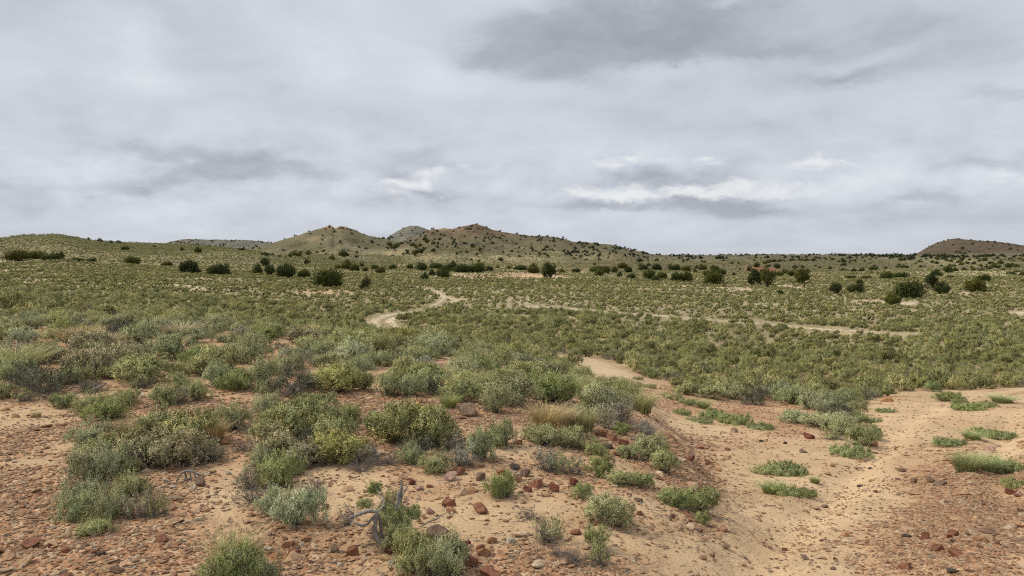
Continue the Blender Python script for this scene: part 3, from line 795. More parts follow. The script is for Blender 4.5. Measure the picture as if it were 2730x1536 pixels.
WOOD = {
 'in': [build_mesh('branches', *branchwork(600 + s, 16, .50, 1.2, .014, 4, 0, .5), M_WOOD, 4, True) for s in range(3)],
 'dead': [build_mesh('twigs', *branchwork(620 + s, 34, .55, 1.1, .011, 7, 3, .6, .34), M_TWIG, 4, False) for s in range(4)],
 'pale': [build_mesh('bleached_twigs', *branchwork(640 + s, 22, .58, 1.5, .012, 4, 1, .8, .22), M_PALE, 4, False) for s in range(2)],
}
# ------------------------------------------------------------------ junipers
def juniper_crown(seed, h, n, k, low=.0, up=.35, narrow=1.0, leaf=.06):
    rg = np.random.default_rng(seed)
    a = rg.uniform(0, 6.28) + np.arange(k) * 2.4; r = .36 * np.sqrt((np.arange(k) + .1) / k) * narrow
    lr = rg.uniform(.13, .22, k) * narrow ** .5
    fall = 1 - (r / .40) ** 2 * .55
    cz = h * (rg.uniform(.22, .80, k)) * fall
    c = np.stack([r * np.cos(a), r * np.sin(a), cz], 1)
    lh = lr * rg.uniform(.9, 1.4, k)
    w_ = rg.integers(0, k, n)
    d = norm(rg.normal(0, 1, (n, 3)))
    tip = c[w_] + d * np.stack([lr[w_], lr[w_], lh[w_]], 1) * rg.uniform(.55, 1.1, (n, 1))
    tip[:, 2] = np.clip(tip[:, 2], .03 + rg.uniform(0, .06, n), h * 1.02)
    grow = norm(d * (1 - up) + np.array([0, 0, up]) + rg.normal(0, .3, (n, 3)))
    ln = rg.uniform(.05, .12, n)
    return sprigs(tip - grow * ln[:, None], grow, ln, 4, leaf, leaf * .5, rg, .9, out=norm(d + norm(tip) * .8))
def juniper_trunk(seed, h):
    rg = np.random.default_rng(seed); parts = []
    for i in range(5):
        a = rg.uniform(0, 6.28); d = (math.cos(a) * .5, math.sin(a) * .5, 1)
        pl = crooked((rg.normal(0, .02), rg.normal(0, .02), -.06), d, h * .85, 5, rg, .25)
        parts.append(tube(pl, np.linspace(.032, .010, 6) * rg.uniform(.7, 1.3), 5))
    return join(parts)
JUN = []
for s, (h, k, nar, n) in enumerate([(.62, 15, 1, 1500), (.56, 17, 1, 1500), (.70, 14, 1, 1500), (.85, 13, .95, 1500), (.95, 12, .85, 1400), (.50, 20, 1.05, 1500)]):
    Q = juniper_crown(700 + s, h, n, k, narrow=nar)
    JUN.append((leafmesh('juniper_crown', *Q, M_JUN), build_mesh('juniper_trunk', *juniper_trunk(720 + s, h), M_BARK, 4, True), h))
JUN_S = []
for s, (h, k) in enumerate([(.60, 8), (.72, 7), (.5, 9), (.85, 7)]):
    Q = juniper_crown(740 + s, h, 260, k, leaf=.11)
    JUN_S.append((leafmesh('juniper_crown', *Q, M_JUN), build_mesh('juniper_trunk', *juniper_trunk(760 + s, h), M_BARK, 4, True), h))
rnd = random.Random(11)
JCOL = [(.076,.094,.018),(.060,.080,.018),(.095,.106,.020),(.054,.070,.020),(.108,.106,.022)]
def pxw(px, y): return px / F * y
def juniper(u, v, wpx, hpx, label, group, small=False, y0=25.0, xy=None, sparse=False):
    if xy is None:
        X, Y = at_px([u], [v], ymin=y0); x, y = float(X[0]), float(Y[0])
    else: x, y = xy
    z = float(height(np.array([x]), np.array([y]))[0])
    wd, hh = pxw(wpx, y), pxw(hpx, y)
    pool = JUN_S if small else JUN
    cand = sorted(range(len(pool)), key=lambda i: abs(pool[i][2] - hh / wd) + rnd.uniform(0, .18))
    cm, tm, h0 = pool[cand[0]]
    t = bpy.data.objects.new('juniper_tree', None); scene.collection.objects.link(t)
    t.location = (x, y, z - .04 * hh); t.rotation_euler = (0, 0, rnd.uniform(0, 6.28))
    t.scale = (wd * 1.18, wd * 1.18, hh / h0 * 1.45)
    tag(t, label, 'juniper', group)
    c = link('crown', cm, t); link('trunk', tm, t)
    col = rnd.choice(JCOL)
    if sparse: col = (.11, .105, .04)
    f = rnd.uniform(.85, 1.2)
    c.color = (col[0] * f, col[1] * f, col[2] * f, 1)
    return t
def C1(px, py): return (0 + px * .10353, 210.1 + py * .10353)
def C2(px, py): return (255.1 + px * .10353, 210.1 + py * .10353)
def C3(px, py): return (510.1 + px * .10353, 210.1 + py * .10353)
def C4(px, py): return (761.5 + px * .10353, 210.1 + py * .10353)
G_V = 'junipers standing in the valley scrub'
JL = [
 (C1,160,482,185,80,'first dark juniper of the long clump at the foot of the smooth green hill'),
 (C1,330,472,200,65,'middle juniper of the long clump at the foot of the smooth green hill'),
 (C1,500,488,160,60,'olive low juniper near the end of the clump below the smooth green hill'),
 (C1,585,482,78,70,'round dark juniper ending the long clump below the smooth green hill'),
 (C1,750,497,130,30,'very flat olive juniper between the long clump and the lone wide one'),
 (C1,885,500,90,30,'very flat juniper just right of another flat one on the green slope'),
 (C1,1280,517,150,60,'wide low juniper alone on the shoulder below the smooth hill'),
 (C1,1210,385,70,30,'small oval juniper high on the smooth hill'),
 (C1,1495,357,32,17,'tiny juniper beside a pale speck high on the green slope'),
 (C1,855,285,36,18,'topmost juniper on the falling skyline of the smooth hill'),
 (C1,968,305,50,25,'second juniper down the falling skyline of the smooth hill'),
 (C1,1075,319,42,18,'third juniper down the falling skyline of the smooth hill'),
 (C1,1140,319,56,18,'lowest juniper on the falling skyline of the smooth hill'),
 (C1,1615,545,100,40,'low juniper just left of the broad round one on the near slope'),
 (C1,1825,612,205,108,'broad round olive juniper, first large one left of the valley row'),
 (C1,2115,632,205,92,'broad flat-topped olive juniper with a pale stone at its foot'),
 (C1,1915,412,76,50,'round very dark juniper below the grey distant ridge'),
 (C1,1755,390,36,22,'tiny juniper just left of the round dark one under the grey ridge'),
 (C1,2330,387,70,20,'low dark juniper under the grey distant ridge, right of the round one'),
 (C2,20,622,105,92,'olive juniper at the left of the tight pair above the slope'),
 (C2,97,547,92,78,'two-storeyed dark juniper standing behind the tight pair'),
 (C2,140,632,106,88,'dark upright juniper, right half of the tight pair'),
 (C2,300,657,182,118,'big dark round juniper between the tight pair and a smaller olive one'),
 (C2,475,662,126,78,'olive ragged juniper between the big dark one and the widest one'),
 (C2,710,744,270,152,'widest juniper of the valley, olive green with a notched foot'),
 (C2,1065,777,116,116,'thin see-through brownish juniper alone right of the widest one'),
 (C2,503,522,66,48,'small round juniper on the slope above the olive ragged one'),
 (C2,800,569,66,40,'small olive juniper at the left end of the triple clump'),
 (C2,895,572,125,78,'tall dark juniper of the triple clump above the path'),
 (C2,960,587,100,60,'front juniper of the triple clump above the path'),
 (C2,1030,552,52,42,'small juniper at the right end of the triple clump'),
 (C2,1062,592,62,40,'small ragged juniper just below the triple clump'),
 (C2,1160,575,76,38,'small olive juniper touching the one in front of it'),
 (C2,1210,607,96,48,'dark low juniper in front of a smaller olive one'),
 (C2,1328,572,80,40,'oval juniper alone left of the long green row'),
 (C2,1495,570,76,42,'first olive juniper left of the long green row'),
 (C2,1610,580,116,62,'round dark juniper just before the long green row starts'),
 (C2,1750,570,140,48,'low juniper starting the long green row'),
 (C2,1915,562,85,60,'tallest dark juniper rising from the middle of the long green row'),
 (C2,1860,585,110,50,'low olive juniper below the tallest one of the long row'),
 (C2,2000,600,180,62,'long low juniper in the middle of the green row'),
 (C2,1815,654,140,92,'big juniper in front of the long green row'),
 (C2,2145,602,152,76,'last broad juniper closing the long green row'),
 (C2,2265,590,72,42,'small olive juniper just right of the long green row'),
 (C2,1705,634,76,52,'small round juniper between the row and the spiky one'),
 (C2,1637,674,80,62,'spiky dark little juniper nearest the pale bare strip'),
 (C2,1540,442,62,52,'dark juniper at the mouth of the gully between the hills'),
 (C3,230,607,122,78,'ragged olive juniper beside the big one on the tan mound'),
 (C3,375,657,158,130,'big dark round juniper on the edge of the tan mound'),
 (C3,100,577,130,36,'low dark junipers strip left of the tan mound pair'),
 (C3,640,602,80,32,'flat dark juniper right of the tan mound'),
 (C3,500,607,60,28,'small flat juniper just right of the tan mound'),
 (C3,850,600,155,50,'rear wide juniper of the clump right of the tan mound'),
 (C3,860,637,90,58,'front juniper of the clump right of the tan mound'),
 (C3,935,615,80,62,'right juniper of the clump right of the tan mound'),
 (C3,1010,607,70,52,'round dark juniper standing free of the clump'),
 (C3,1055,652,60,50,'small dark juniper below the free round one'),
 (C3,1170,660,86,38,'low olive juniper below the middle row'),
 (C3,1140,602,76,46,'round juniper in the middle row'),
 (C3,1085,562,92,42,'dark juniper with a flat skirt behind the middle row'),
 (C3,1290,577,90,38,'dark low juniper left of the twin-topped one'),
 (C3,1415,577,92,48,'dark twin-topped juniper behind the large left clump'),
 (C3,1345,662,120,76,'left lobe of the large clump in front of the twin-topped juniper'),
 (C3,1405,687,80,46,'low front juniper of the large left clump'),
 (C3,1465,672,100,62,'right lobe of the large left clump'),
 (C3,1605,687,115,74,'left juniper of the broad olive clump in the middle'),
 (C3,1700,692,130,86,'right juniper of the broad olive clump in the middle'),
 (C3,1590,582,110,44,'dark juniper of the back row, over the broad olive clump'),
 (C3,1700,592,92,44,'second dark juniper of the back row over the broad clump'),
 (C3,1785,607,52,42,'small round juniper right of the broad olive clump'),
 (C3,1860,577,80,46,'dark domed juniper of the back row near the red soil'),
 (C3,1900,634,80,46,'dark juniper behind the large smooth round one'),
 (C3,1965,714,192,114,'large smooth round juniper between the broad clump and the huge pair'),
 (C3,2045,622,90,46,'dark juniper behind and right of the large smooth one'),
 (C3,1975,587,92,46,'back row juniper above the large smooth one'),
 (C3,2160,634,46,28,'small juniper halfway to the huge pair'),
 (C3,2310,587,62,44,'juniper at the left edge of the red soil'),
 (C3,2375,722,165,132,'huge left juniper of the pair below the red soil'),
 (C3,2490,745,165,160,'huge right juniper of the pair below the red soil'),
 (C4,390,708,150,124,'tall spreading juniper with ragged tips right of the huge pair'),
 (C4,175,642,82,42,'round olive juniper behind the huge pair'),
 (C4,225,617,62,48,'pointed small juniper behind the huge pair'),
 (C4,290,642,82,46,'juniper touching the tall spreading one from behind'),
 (C4,155,562,62,38,'dark bluish juniper on the red soil'),
 (C4,450,602,62,22,'low flat juniper behind the tall spreading one'),
 (C4,945,722,68,52,'small pointed juniper above the squat one'),
 (C4,718,807,118,92,'squat juniper, first of the five on the right plain'),
 (C4,910,800,152,76,'wide squat juniper under the small pointed one'),
 (C4,1430,852,250,144,'broadest juniper of the right plain with a gap at its foot'),
 (C4,1270,917,152,108,'upright juniper standing on the bright sand patch'),
 (C4,1640,770,140,142,'tall juniper at the back of the overlapping right pair'),
 (C4,1740,810,150,104,'round juniper at the front of the overlapping right pair'),
 (C4,2070,790,192,114,'large domed juniper near the right end of the plain'),
 (C4,2150,692,120,60,'juniper peeping over the large domed one'),
 (C4,1205,664,120,58,'dark two-humped juniper left of the low hedge-like one'),
 (C4,1345,652,150,42,'low hedge-like juniper joined to the two-humped one'),
 (C4,1010,662,100,26,'flat dark juniper above the bright sand patch'),
 (C4,855,657,110,22,'thin flat juniper left of another flat dark one'),
 (C4,1800,602,92,56,'dark bluish juniper under the pale dotted slope'),
 (C4,1690,637,100,42,'juniper behind the tall one of the right pair'),
 (C4,2520,632,60,34,'small juniper cut by the right edge of the picture'),
 (C4,2520,700,60,22,'flat olive juniper at the right edge below another'),
 (C4,2410,625,80,24,'flat dark juniper near the right edge of the valley'),
 (C4,1830,657,80,22,'flat juniper just right of the overlapping pair'),
 (C4,175,814,70,30,'low shrubby juniper below the huge pair'),
 (C4,418,756,18,36,'tiny spindly juniper under the tall spreading one'),
]
for cf, px, py, wp, hp, lab in JL:
    u, v = cf(px, py)
    juniper(u, v, wp * .10353, hp * .10353, lab, G_V, small=wp < 70, sparse='see-through' in lab)
# junipers dotted over the hills: groups that share one description
USED = set()
def own_label(desc, u, v, marks, fallback, near=22):
    """one description per plant: what it stands beside"""
    for q in sorted(marks, key=lambda q: abs(q[0] - u) + 1.5 * abs(q[1] - v))[:8]:
        ddx, ddy = u - q[0], v - q[1]
        rel = ('left of' if ddx < 0 else 'right of') if abs(ddx) > 1.3 * abs(ddy) else ('above' if ddy < 0 else 'below')
        lab = '%s %s%s %s' % (desc, '' if abs(ddx) + abs(ddy) < near else 'further ', rel, q[2])
        if lab not in USED: USED.add(lab); return lab
    return fallback
LMH = [(475,224,'the main brown peak'),(437,229,'the notched shoulder of the main hill'),(395,243,'the saddle beside the rocky hill'),(334,227,'the rocky crown'),(414,226,'the grey cone'),(545,236,'the long falling crest'),
 (600,243,'the end of the falling crest'),(650,254,'the foot of the falling crest'),(530,272,'the tan mound'),(548,270,'the big round juniper on the mound'),(480,268,'the long green row'),(367,258,'the pinkish bare slope'),(415,255,'the gully mouth'),
 (278,258,'the bare streak below the rocky hill'),(763,268,'the red soil'),(756,280,'the huge pair of junipers'),(802,278,'the tall spreading juniper'),(846,253,'the first low swell of the skyline'),(700,256,'the lowest skyline'),
 (895,301,'the bright sand patch'),(912,253,'the left foot of the mesa'),(955,238,'the mesa top'),(1005,243,'the right rim of the mesa'),(930,270,'the overlapping right pair'),(980,273,'the pale speckled flat'),(862,272,'the two-humped juniper'),
 (1010,262,'the pale slope at the right edge'),(510,233,'the step in the main crest'),(575,258,'the clump right of the tan mound'),(656,272,'the large left clump'),(680,275,'the broad olive clump'),(300,252,'the left flank of the rocky hill'),(900,275,'the broadest juniper on the plain')]
def hill_junipers(lst, label, group):
    for u, v, wp, hp in lst:
        desc = ('small ' if wp < 3 else 'broad ' if wp > 5.5 else '') + ('flat ' if hp / wp < .42 else 'upright ' if hp / wp > .7 else '') + 'juniper'
        juniper(u, v, wp, hp, own_label(desc, u, v, LMH, label), group, small=True, y0=100.0)
A_ = .10353
hill_junipers([C2(a, b) + (c * A_, d * A_) for a, b, c, d in [(1620,412,110,38),(1725,402,52,30),(1555,377,45,38),(1350,372,110,30),(1520,347,80,22),(1660,312,60,30),(1300,342,52,26),(1465,402,36,20),
   (1640,290,50,24),(1720,330,46,20),(1590,350,44,22),(1500,300,30,14),(1420,330,40,18),(1380,345,50,22),(1780,290,36,20),(1560,420,50,30),(1240,280,40,16)]],
   'dark juniper in the gully between the conical and the main brown hill', 'junipers in the gully between the hills')
hill_junipers([C2(a, b) + (c * A_, d * A_) for a, b, c, d in [(340,452,52,26),(400,437,112,32),(100,437,100,22),(510,427,62,28),(745,477,60,32),(860,447,102,44),(980,460,42,22),(235,452,32,17),(685,432,26,16),
   (170,436,40,14),(600,410,40,12),(660,400,50,14),(900,392,30,10),(1070,378,34,14),(290,458,30,12),(520,470,26,12),(440,408,34,14),(985,415,34,16)]],
   'low juniper along the foot of the hill with the rocky top', 'junipers along the foot of the rocky hill')
_l = [C2(a, b) + (c * A_, d * A_) for a, b, c, d in [(2170,392,42,22),(2140,437,32,25),(2160,502,36,22),(2370,487,62,22),(2090,485,32,14),(2455,567,62,25),(1950,425,32,18),(2040,412,40,14),(2245,238,28,18),(2360,272,24,16),(2220,280,30,20),
   (1900,280,26,14),(2480,402,36,12),(2290,270,20,12),(2080,190,20,12),(2000,480,20,12),(1990,410,26,14),(2340,560,40,18),(2520,570,40,18),(1830,250,24,12),(2430,300,24,14),(2520,330,24,14)]]
_l += [C3(a, b) + (c * A_, d * A_) for a, b, c, d in [(812,530,32,17),(590,442,32,14),(285,450,26,18),(365,450,40,16),(190,432,20,12),(150,430,22,16),(75,412,22,12),(720,402,28,14),(765,372,26,20),(810,388,40,14),(420,302,26,14),
   (500,285,24,12),(1015,382,26,14),(925,378,30,14),(590,340,22,14),(865,408,22,10),(350,365,40,16),(210,352,20,10),(255,400,18,12),(640,405,18,10),(850,448,30,12),(560,400,18,10),(20,402,36,12),(1055,362,24,12),(1100,372,20,12),
   (430,352,24,12),(300,330,16,10),(660,320,16,10),(110,250,26,12),(60,330,20,12),(700,450,22,10),(480,450,18,8),(1140,375,20,10),(1190,395,22,10),(1165,362,14,12),(960,430,20,10)]]
hill_junipers(_l, 'small dark juniper dotted on the slope of the main brown hill', 'junipers on the slope of the main brown hill')
_l = [C3(a, b) + (c * A_, d * A_) for a, b, c, d in [(1250,502,60,30),(1330,490,28,14),(1045,492,20,12),(1285,412,60,12),(1320,425,40,14),(1340,540,44,22),(1260,545,46,22),(1720,482,40,14),(1660,470,20,12),(1880,508,30,14),(1610,442,16,10),
   (2010,470,20,10),(2060,490,30,12),(2140,520,36,20),(2210,520,30,16),(2310,470,20,14),(2360,490,26,14),(2385,550,60,40),(2460,520,44,20),(2500,550,40,22),(2420,470,18,12),(1960,560,40,18),(1540,560,50,26),(1800,560,40,20),(2220,580,26,12)]]
hill_junipers(_l, 'small juniper on the low grey-green rise before the low skyline', 'junipers on the low rise in the middle distance')
rg = np.random.default_rng(5)
_l = []
for a, b, c, d in [(60,510,60,22),(110,500,70,24),(170,500,50,20),(230,455,26,16),(345,455,40,14),(290,490,50,18),(380,490,70,16),(430,490,60,20),(500,490,60,20),(530,465,36,14),(605,470,24,12),(625,478,22,14),(660,462,18,12),(680,482,30,14),
   (745,503,30,14),(790,535,60,20),(850,512,28,14),(900,497,34,20),(915,455,20,10),(975,465,30,14),(1010,455,24,12),(1070,458,30,12),(1240,470,30,20),(1270,468,24,12),(1360,490,70,30),(1440,468,34,20),(1465,455,20,14),
   (1000,500,24,12),(1050,512,18,8),(1330,535,30,16),(1380,555,90,18),(1310,555,40,16),(1530,505,60,16),(1540,555,44,22),(1580,548,20,12),(1490,520,20,10),(890,590,60,20),(960,590,70,24),(1080,580,90,34),(1195,570,40,20),(800,585,90,16),
   (1065,612,32,15),(660,570,40,18),(560,560,30,14),(520,545,30,12),(320,590,40,20),(60,550,30,14),(400,555,50,16),(320,560,60,20),(140,545,40,20),(1140,455,18,10),(1195,440,20,10),(1585,440,26,14),(1640,470,20,10),(1125,615,24,12)]:
    _l.append(C4(a, b) + (c * A_, d * A_))
hill_junipers(_l, 'small juniper scattered over the tan rise left of the dark mesa', 'junipers on the tan rise before the mesa')
_l = []
for a, b, c, d in [(1700,480,40,24),(1760,470,24,12),(1690,520,50,24),(1650,510,40,20),(1790,490,40,18),(1830,500,40,20),(1900,510,50,22),(1935,490,50,34),(1930,530,50,24),(1990,520,40,20),(2050,520,44,20),(2100,500,40,22),(2160,492,56,36),
   (2080,470,30,14),(2210,520,60,24),(2250,490,30,14),(2280,470,34,22),(2310,520,60,28),(2380,555,70,36),(2270,560,90,30),(2200,570,60,22),(2120,585,60,22),(2050,580,60,22),(1960,580,50,20),(1870,590,60,26),(2420,540,50,22),(2460,550,60,20),
   (2350,455,24,12),(2490,475,40,14),(2530,495,40,18),(2420,495,40,14),(2520,450,24,10),(1820,540,30,16),(1860,545,40,18),(1690,595,60,22),(1740,545,30,14),(2030,555,36,16),(2120,545,40,18),(2170,555,40,18),(2240,535,40,20),(2340,580,40,16),(2010,485,30,16),
   (1870,478,20,10),(1960,465,18,10),(2390,480,24,12),(2470,600,70,14),(2350,480,20,10)]:
    _l.append(C4(a, b) + (c * A_, d * A_))
hill_junipers(_l, 'dark juniper on the pale dotted slope below the mesa', 'junipers on the pale slope below the mesa')
_l = [C4(a, b) + (c * A_, d * A_) for a, b, c, d in [(1940,378,36,14),(1885,408,30,12),(1920,420,34,14),(1965,425,36,14),(2010,408,26,10),(1850,340,24,10),(1760,300,16,9),(1800,288,16,9),(1900,284,16,8),(2020,292,18,9),(2110,302,20,9),(2180,308,24,10),(2250,313,30,12),(2330,325,20,9),(2400,382,40,14),(2390,340,24,10),(2040,325,24,10),(1640,360,14,7),(1700,320,14,7),(2480,352,20,8)]]
hill_junipers(_l, 'tiny dark juniper on the flank or rim of the dark mesa', 'junipers on the dark mesa')
# the hundreds of still smaller ones on the far grey ridges read as a dotted mass
pts = []
for _ in range(8000):
    u = rg.uniform(-60, 1090); y = math.exp(rg.uniform(math.log(380), math.log(1550)))
    x = (u - 512) / F * y
    pts.append((x, y))
pts = np.array(pts)
zz, ww = height(pts[:, 0], pts[:, 1], True)
prob = np.choose(ww + 1, [.05, .0, .95, .22, .8, .5, .2, .25, .5, .35])
dn = vnoise(pts[:, 0] / 60, pts[:, 1] / 60, 5)
keep = rg.uniform(0, 1, len(pts)) < prob * np.clip(dn * 1.8, .15, 1.2)
_, vv_ = px_of(pts[:, 0], pts[:, 1], zz)
keep &= ~((vv_ < 256.5) & np.isin(ww, [5, 7, 8]) & (rg.uniform(0, 1, len(pts)) < .75))
pts = pts[keep]; zz = zz[keep]; ww = ww[keep]
Vs, Ss, Ns = [], [], []
unit = [juniper_crown(780 + i, .7, 26, 4, leaf=.34) for i in range(4)]
for (x, y), z, k in zip(pts, zz, ww):
    V, sh, N_ = unit[rg.integers(0, 4)]
    s = rg.uniform(1.6, 3.6) * (1.2 if k in (1, 3) else .85)
    a = rg.uniform(0, 6.28); ca, sa = math.cos(a), math.sin(a)
    Vr = np.stack([V[:, 0] * ca - V[:, 1] * sa, V[:, 0] * sa + V[:, 1] * ca, V[:, 2] * rg.uniform(.8, 1.2)], 1) * s
    Vs.append(Vr + np.array([x, y, z - .1])); Ss.append(sh); Ns.append(np.stack([N_[:, 0] * ca - N_[:, 1] * sa, N_[:, 0] * sa + N_[:, 1] * ca, N_[:, 2]], 1))
me = leafmesh('distant_woodland', np.concatenate(Vs), np.concatenate(Ss), np.concatenate(Ns), M_JUN)
o = link('distant_woodland', me); o.color = (.050, .062, .034, 1)
tag(o, 'tiny dark junipers dotted over the far grey ridges and hill slopes', 'woodland', kind='stuff')

# ------------------------------------------------------------------ scrub cover (nobody could count it)
def source_collection(name, meshes):
    c = bpy.data.collections.new(name)
    for i, me in enumerate(meshes):
        c.objects.link(bpy.data.objects.new('%s_%02d' % (name, i), me))
    return c
def scatter(name, pts, rot, scl, idxs, coll, tilt=None):
    me = bpy.data.meshes.new(name)
    n = len(pts)
    me.vertices.add(n); me.vertices.foreach_set('co', np.ascontiguousarray(pts, np.float32).ravel())
    a = me.attributes.new('rot', 'FLOAT_VECTOR', 'POINT')
    rv = np.zeros((n, 3), np.float32); rv[:, 2] = rot
    if tilt is not None: rv[:, :2] = tilt
    a.data.foreach_set('vector', rv.ravel())
    a = me.attributes.new('scl', 'FLOAT_VECTOR', 'POINT'); a.data.foreach_set('vector', np.ascontiguousarray(scl, np.float32).ravel())
    a = me.attributes.new('pick', 'INT', 'POINT'); a.data.foreach_set('value', np.ascontiguousarray(idxs, np.int32))
    o = link(name, me)
    t = bpy.data.node_groups.new(name, 'GeometryNodeTree')
    t.interface.new_socket('Geometry', in_out='INPUT', socket_type='NodeSocketGeometry')
    t.interface.new_socket('Geometry', in_out='OUTPUT', socket_type='NodeSocketGeometry')
    gi = t.nodes.new('NodeGroupInput'); go = t.nodes.new('NodeGroupOutput')
    ci = t.nodes.new('GeometryNodeCollectionInfo'); ci.inputs['Collection'].default_value = coll
    ci.inputs['Separate Children'].default_value = True; ci.inputs['Reset Children'].default_value = True
    ip = t.nodes.new('GeometryNodeInstanceOnPoints'); ip.inputs['Pick Instance'].default_value = True
    def attr(nm, ty):
        nd = t.nodes.new('GeometryNodeInputNamedAttribute'); nd.data_type = ty; nd.inputs['Name'].default_value = nm
        return nd.outputs['Attribute']
    e2r = t.nodes.new('FunctionNodeEulerToRotation'); t.links.new(attr('rot', 'FLOAT_VECTOR'), e2r.inputs[0])
    t.links.new(gi.outputs[0], ip.inputs['Points']); t.links.new(ci.outputs[0], ip.inputs['Instance'])
    t.links.new(attr('pick', 'INT'), ip.inputs['Instance Index']); t.links.new(e2r.outputs[0], ip.inputs['Rotation'])
    t.links.new(attr('scl', 'FLOAT_VECTOR'), ip.inputs['Scale']); t.links.new(ip.outputs[0], go.inputs[0])
    md = o.modifiers.new('scatter', 'NODES'); md.node_group = t
    return o
def sample_area(rg, n, y0, y1, tmin=-.80, tmax=.80):
    y = np.sqrt(rg.uniform(y0 ** 2, y1 ** 2, n)); t = rg.uniform(tmin, tmax, n)
    return t * y, y
def area(y0, y1, tmin=-.80, tmax=.80): return (tmax - tmin) * (y1 ** 2 - y0 ** 2) / 2
def lod(seed, n, nleaf, leaf, width, mat, h=.6, L=.16, up=.6, k=7, **kw):
    Q = shrub_foliage(seed, n, nleaf, L, leaf, width, h, up, k, **kw)
    return leafmesh('scrub', *Q, mat)
LOD1 = [lod(800 + i, 380, 8, .060, .028, M_SCRUB_NEAR, k=4) for i in range(3)] + [lod(806 + i, 480, 6, .060, .030, M_SCRUB, up=.3, k=5, L=.11) for i in range(3)]
LOD2 = [lod(820 + i, 120, 5, .11, .06, M_SCRUB, k=3) for i in range(5)] + [lod(826, 120, 5, .11, .06, M_SCRUB_NEAR)]
LOD3 = [lod(840 + i, 34, 4, .22, .13, M_SCRUB, k=2) for i in range(4)]
for i in range(2):
    q1 = shrub_foliage(870 + i, 420, 8, .15, .05, .024, .55, .6, 6); q2 = shrub_foliage(875 + i, 110, 12, .34, .038, .018, .72, .95, 8, .7, .10)
    LOD1.append(leafmesh('scrub', *cat(q1, q2), M_SCRUB_NEAR))
LOD1.append(WOOD['dead'][1])
C_1 = source_collection('scrub_a', LOD1); C_2 = source_collection('scrub_b', LOD2); C_3 = source_collection('scrub_c', LOD3)
def scrub_points(rg, y0, y1, cell, tmin=-.8, tmax=.8, drop=.12):
    """evenly spaced with some jitter, as desert shrubs keep their distance"""
    gx_, gy_ = np.meshgrid(np.arange(-tmax * y1, tmax * y1, cell), np.arange(y0, y1, cell))
    x = gx_.ravel() + rg.uniform(-.42, .42, gx_.size) * cell; y = gy_.ravel() + rg.uniform(-.42, .42, gx_.size) * cell
    k = np.abs(x) < tmax * y; x, y = x[k], y[k]
    z = height(x, y); u, v = px_of(x, y, z)
    b = bareness(x, y, u, v)
    clump = fbm(x / 1.6, y / 1.6, 41, 2) * .6
    big = fbm(x / 25., y / 25., 43, 3)
    k = (rg.uniform(0, 1, len(x)) > b * 1.15) & (clump + rg.normal(0, .3, len(x)) > -.55 - .3 * big) & (rg.uniform(0, 1, len(x)) > drop)
    return x[k], y[k], z[k], u[k], v[k]
# ------------------------------------------------------------------ plants one can count
KC = {   # leaf colours
 'khaki': (.30,.315,.145), 'drab': (.32,.29,.17), 'sage': (.355,.365,.175), 'blue': (.33,.35,.19), 'silver': (.43,.45,.26), 'green': (.30,.335,.135), 'olive': (.32,.31,.14), 'yellow': (.54,.50,.23),
 'lime': (.39,.37,.14), 'tan': (.58,.50,.31), 'dark': (.12,.13,.08), 'straw': (.50,.43,.26), 'gold': (.44,.35,.17), 'bright': (.30,.345,.15), 'grey': (.36,.345,.26),
}
prng = random.Random(3)
def jit(c, a=.10):
    f = 1 + prng.uniform(-a, a); return (c[0] * f * (1 + prng.uniform(-a, a) * .5), c[1] * f, c[2] * f * (1 + prng.uniform(-a, a)), 1)
SPEC = {  # kind: object name, category, list of (part, pool, colour key), wood pool
 'sage':  ('sagebrush', 'sagebrush', [('foliage','sage','sage')], 'in'),
 'blue':  ('sagebrush', 'sagebrush', [('foliage','sage','blue')], 'in'),
 'silver':('sagebrush', 'sagebrush', [('foliage','sage','silver')], 'in'),
 'tall':  ('sagebrush', 'sagebrush', [('foliage','tallsage','blue')], 'in'),
 'tallg': ('sagebrush', 'sagebrush', [('foliage','tallsage','sage')], 'in'),
 'green': ('sagebrush', 'sagebrush', [('foliage','sage','green')], 'in'),
 'knob':  ('sagebrush', 'sagebrush', [('foliage','bushy','sage')], 'in'),
 'gknob': ('sagebrush', 'sagebrush', [('foliage','bushy','green')], 'in'),
 'stalk': ('sagebrush', 'sagebrush', [('foliage','sage','sage'),('flower_stalks','stalks','straw')], 'in'),
 'yellow':('rabbitbrush', 'rabbitbrush', [('foliage','bushy','khaki'),('blossom','thin','yellow')], 'in'),
 'lime':  ('rabbitbrush', 'rabbitbrush', [('foliage','bushy','lime')], 'in'),
 'yel2':  ('rabbitbrush', 'rabbitbrush', [('foliage','bushy','lime'),('blossom','thin','yellow')], 'in'),
 'tan':   ('rabbitbrush', 'rabbitbrush', [('foliage','bushy','drab'),('blossom','thin','tan')], 'dead'),
 'dark':  ('sagebrush', 'sagebrush', [('foliage','thin','dark')], 'dead'),
 'mixed': ('sagebrush', 'sagebrush', [('foliage','thin','grey')], 'dead'),
 'mixg':  ('sagebrush', 'sagebrush', [('foliage','thin','sage')], 'dead'),
 'dead':  ('dead_shrub', 'dead shrub', [], 'dead'),
 'pale':  ('dead_shrub', 'dead shrub', [], 'pale'),
 'mat':   ('mat_plant', 'low plant', [('foliage','mat','sage')], None),
 'bmat':  ('mat_plant', 'low plant', [('foliage','mat','bright')], None),
 'round': ('mat_plant', 'round shrub', [('foliage','bushy','bright')], None),
 'grass': ('grass_tuft', 'grass tuft', [('blades','grass','olive')], None),
 'straw': ('grass_tuft', 'grass tuft', [('blades','grass','straw')], None),
 'ggrass':('grass_tuft', 'grass tuft', [('blades','grass','bright')], None),
 'gold':  ('grass_tuft', 'grass tuft', [('blades','grass','gold')], None),
}
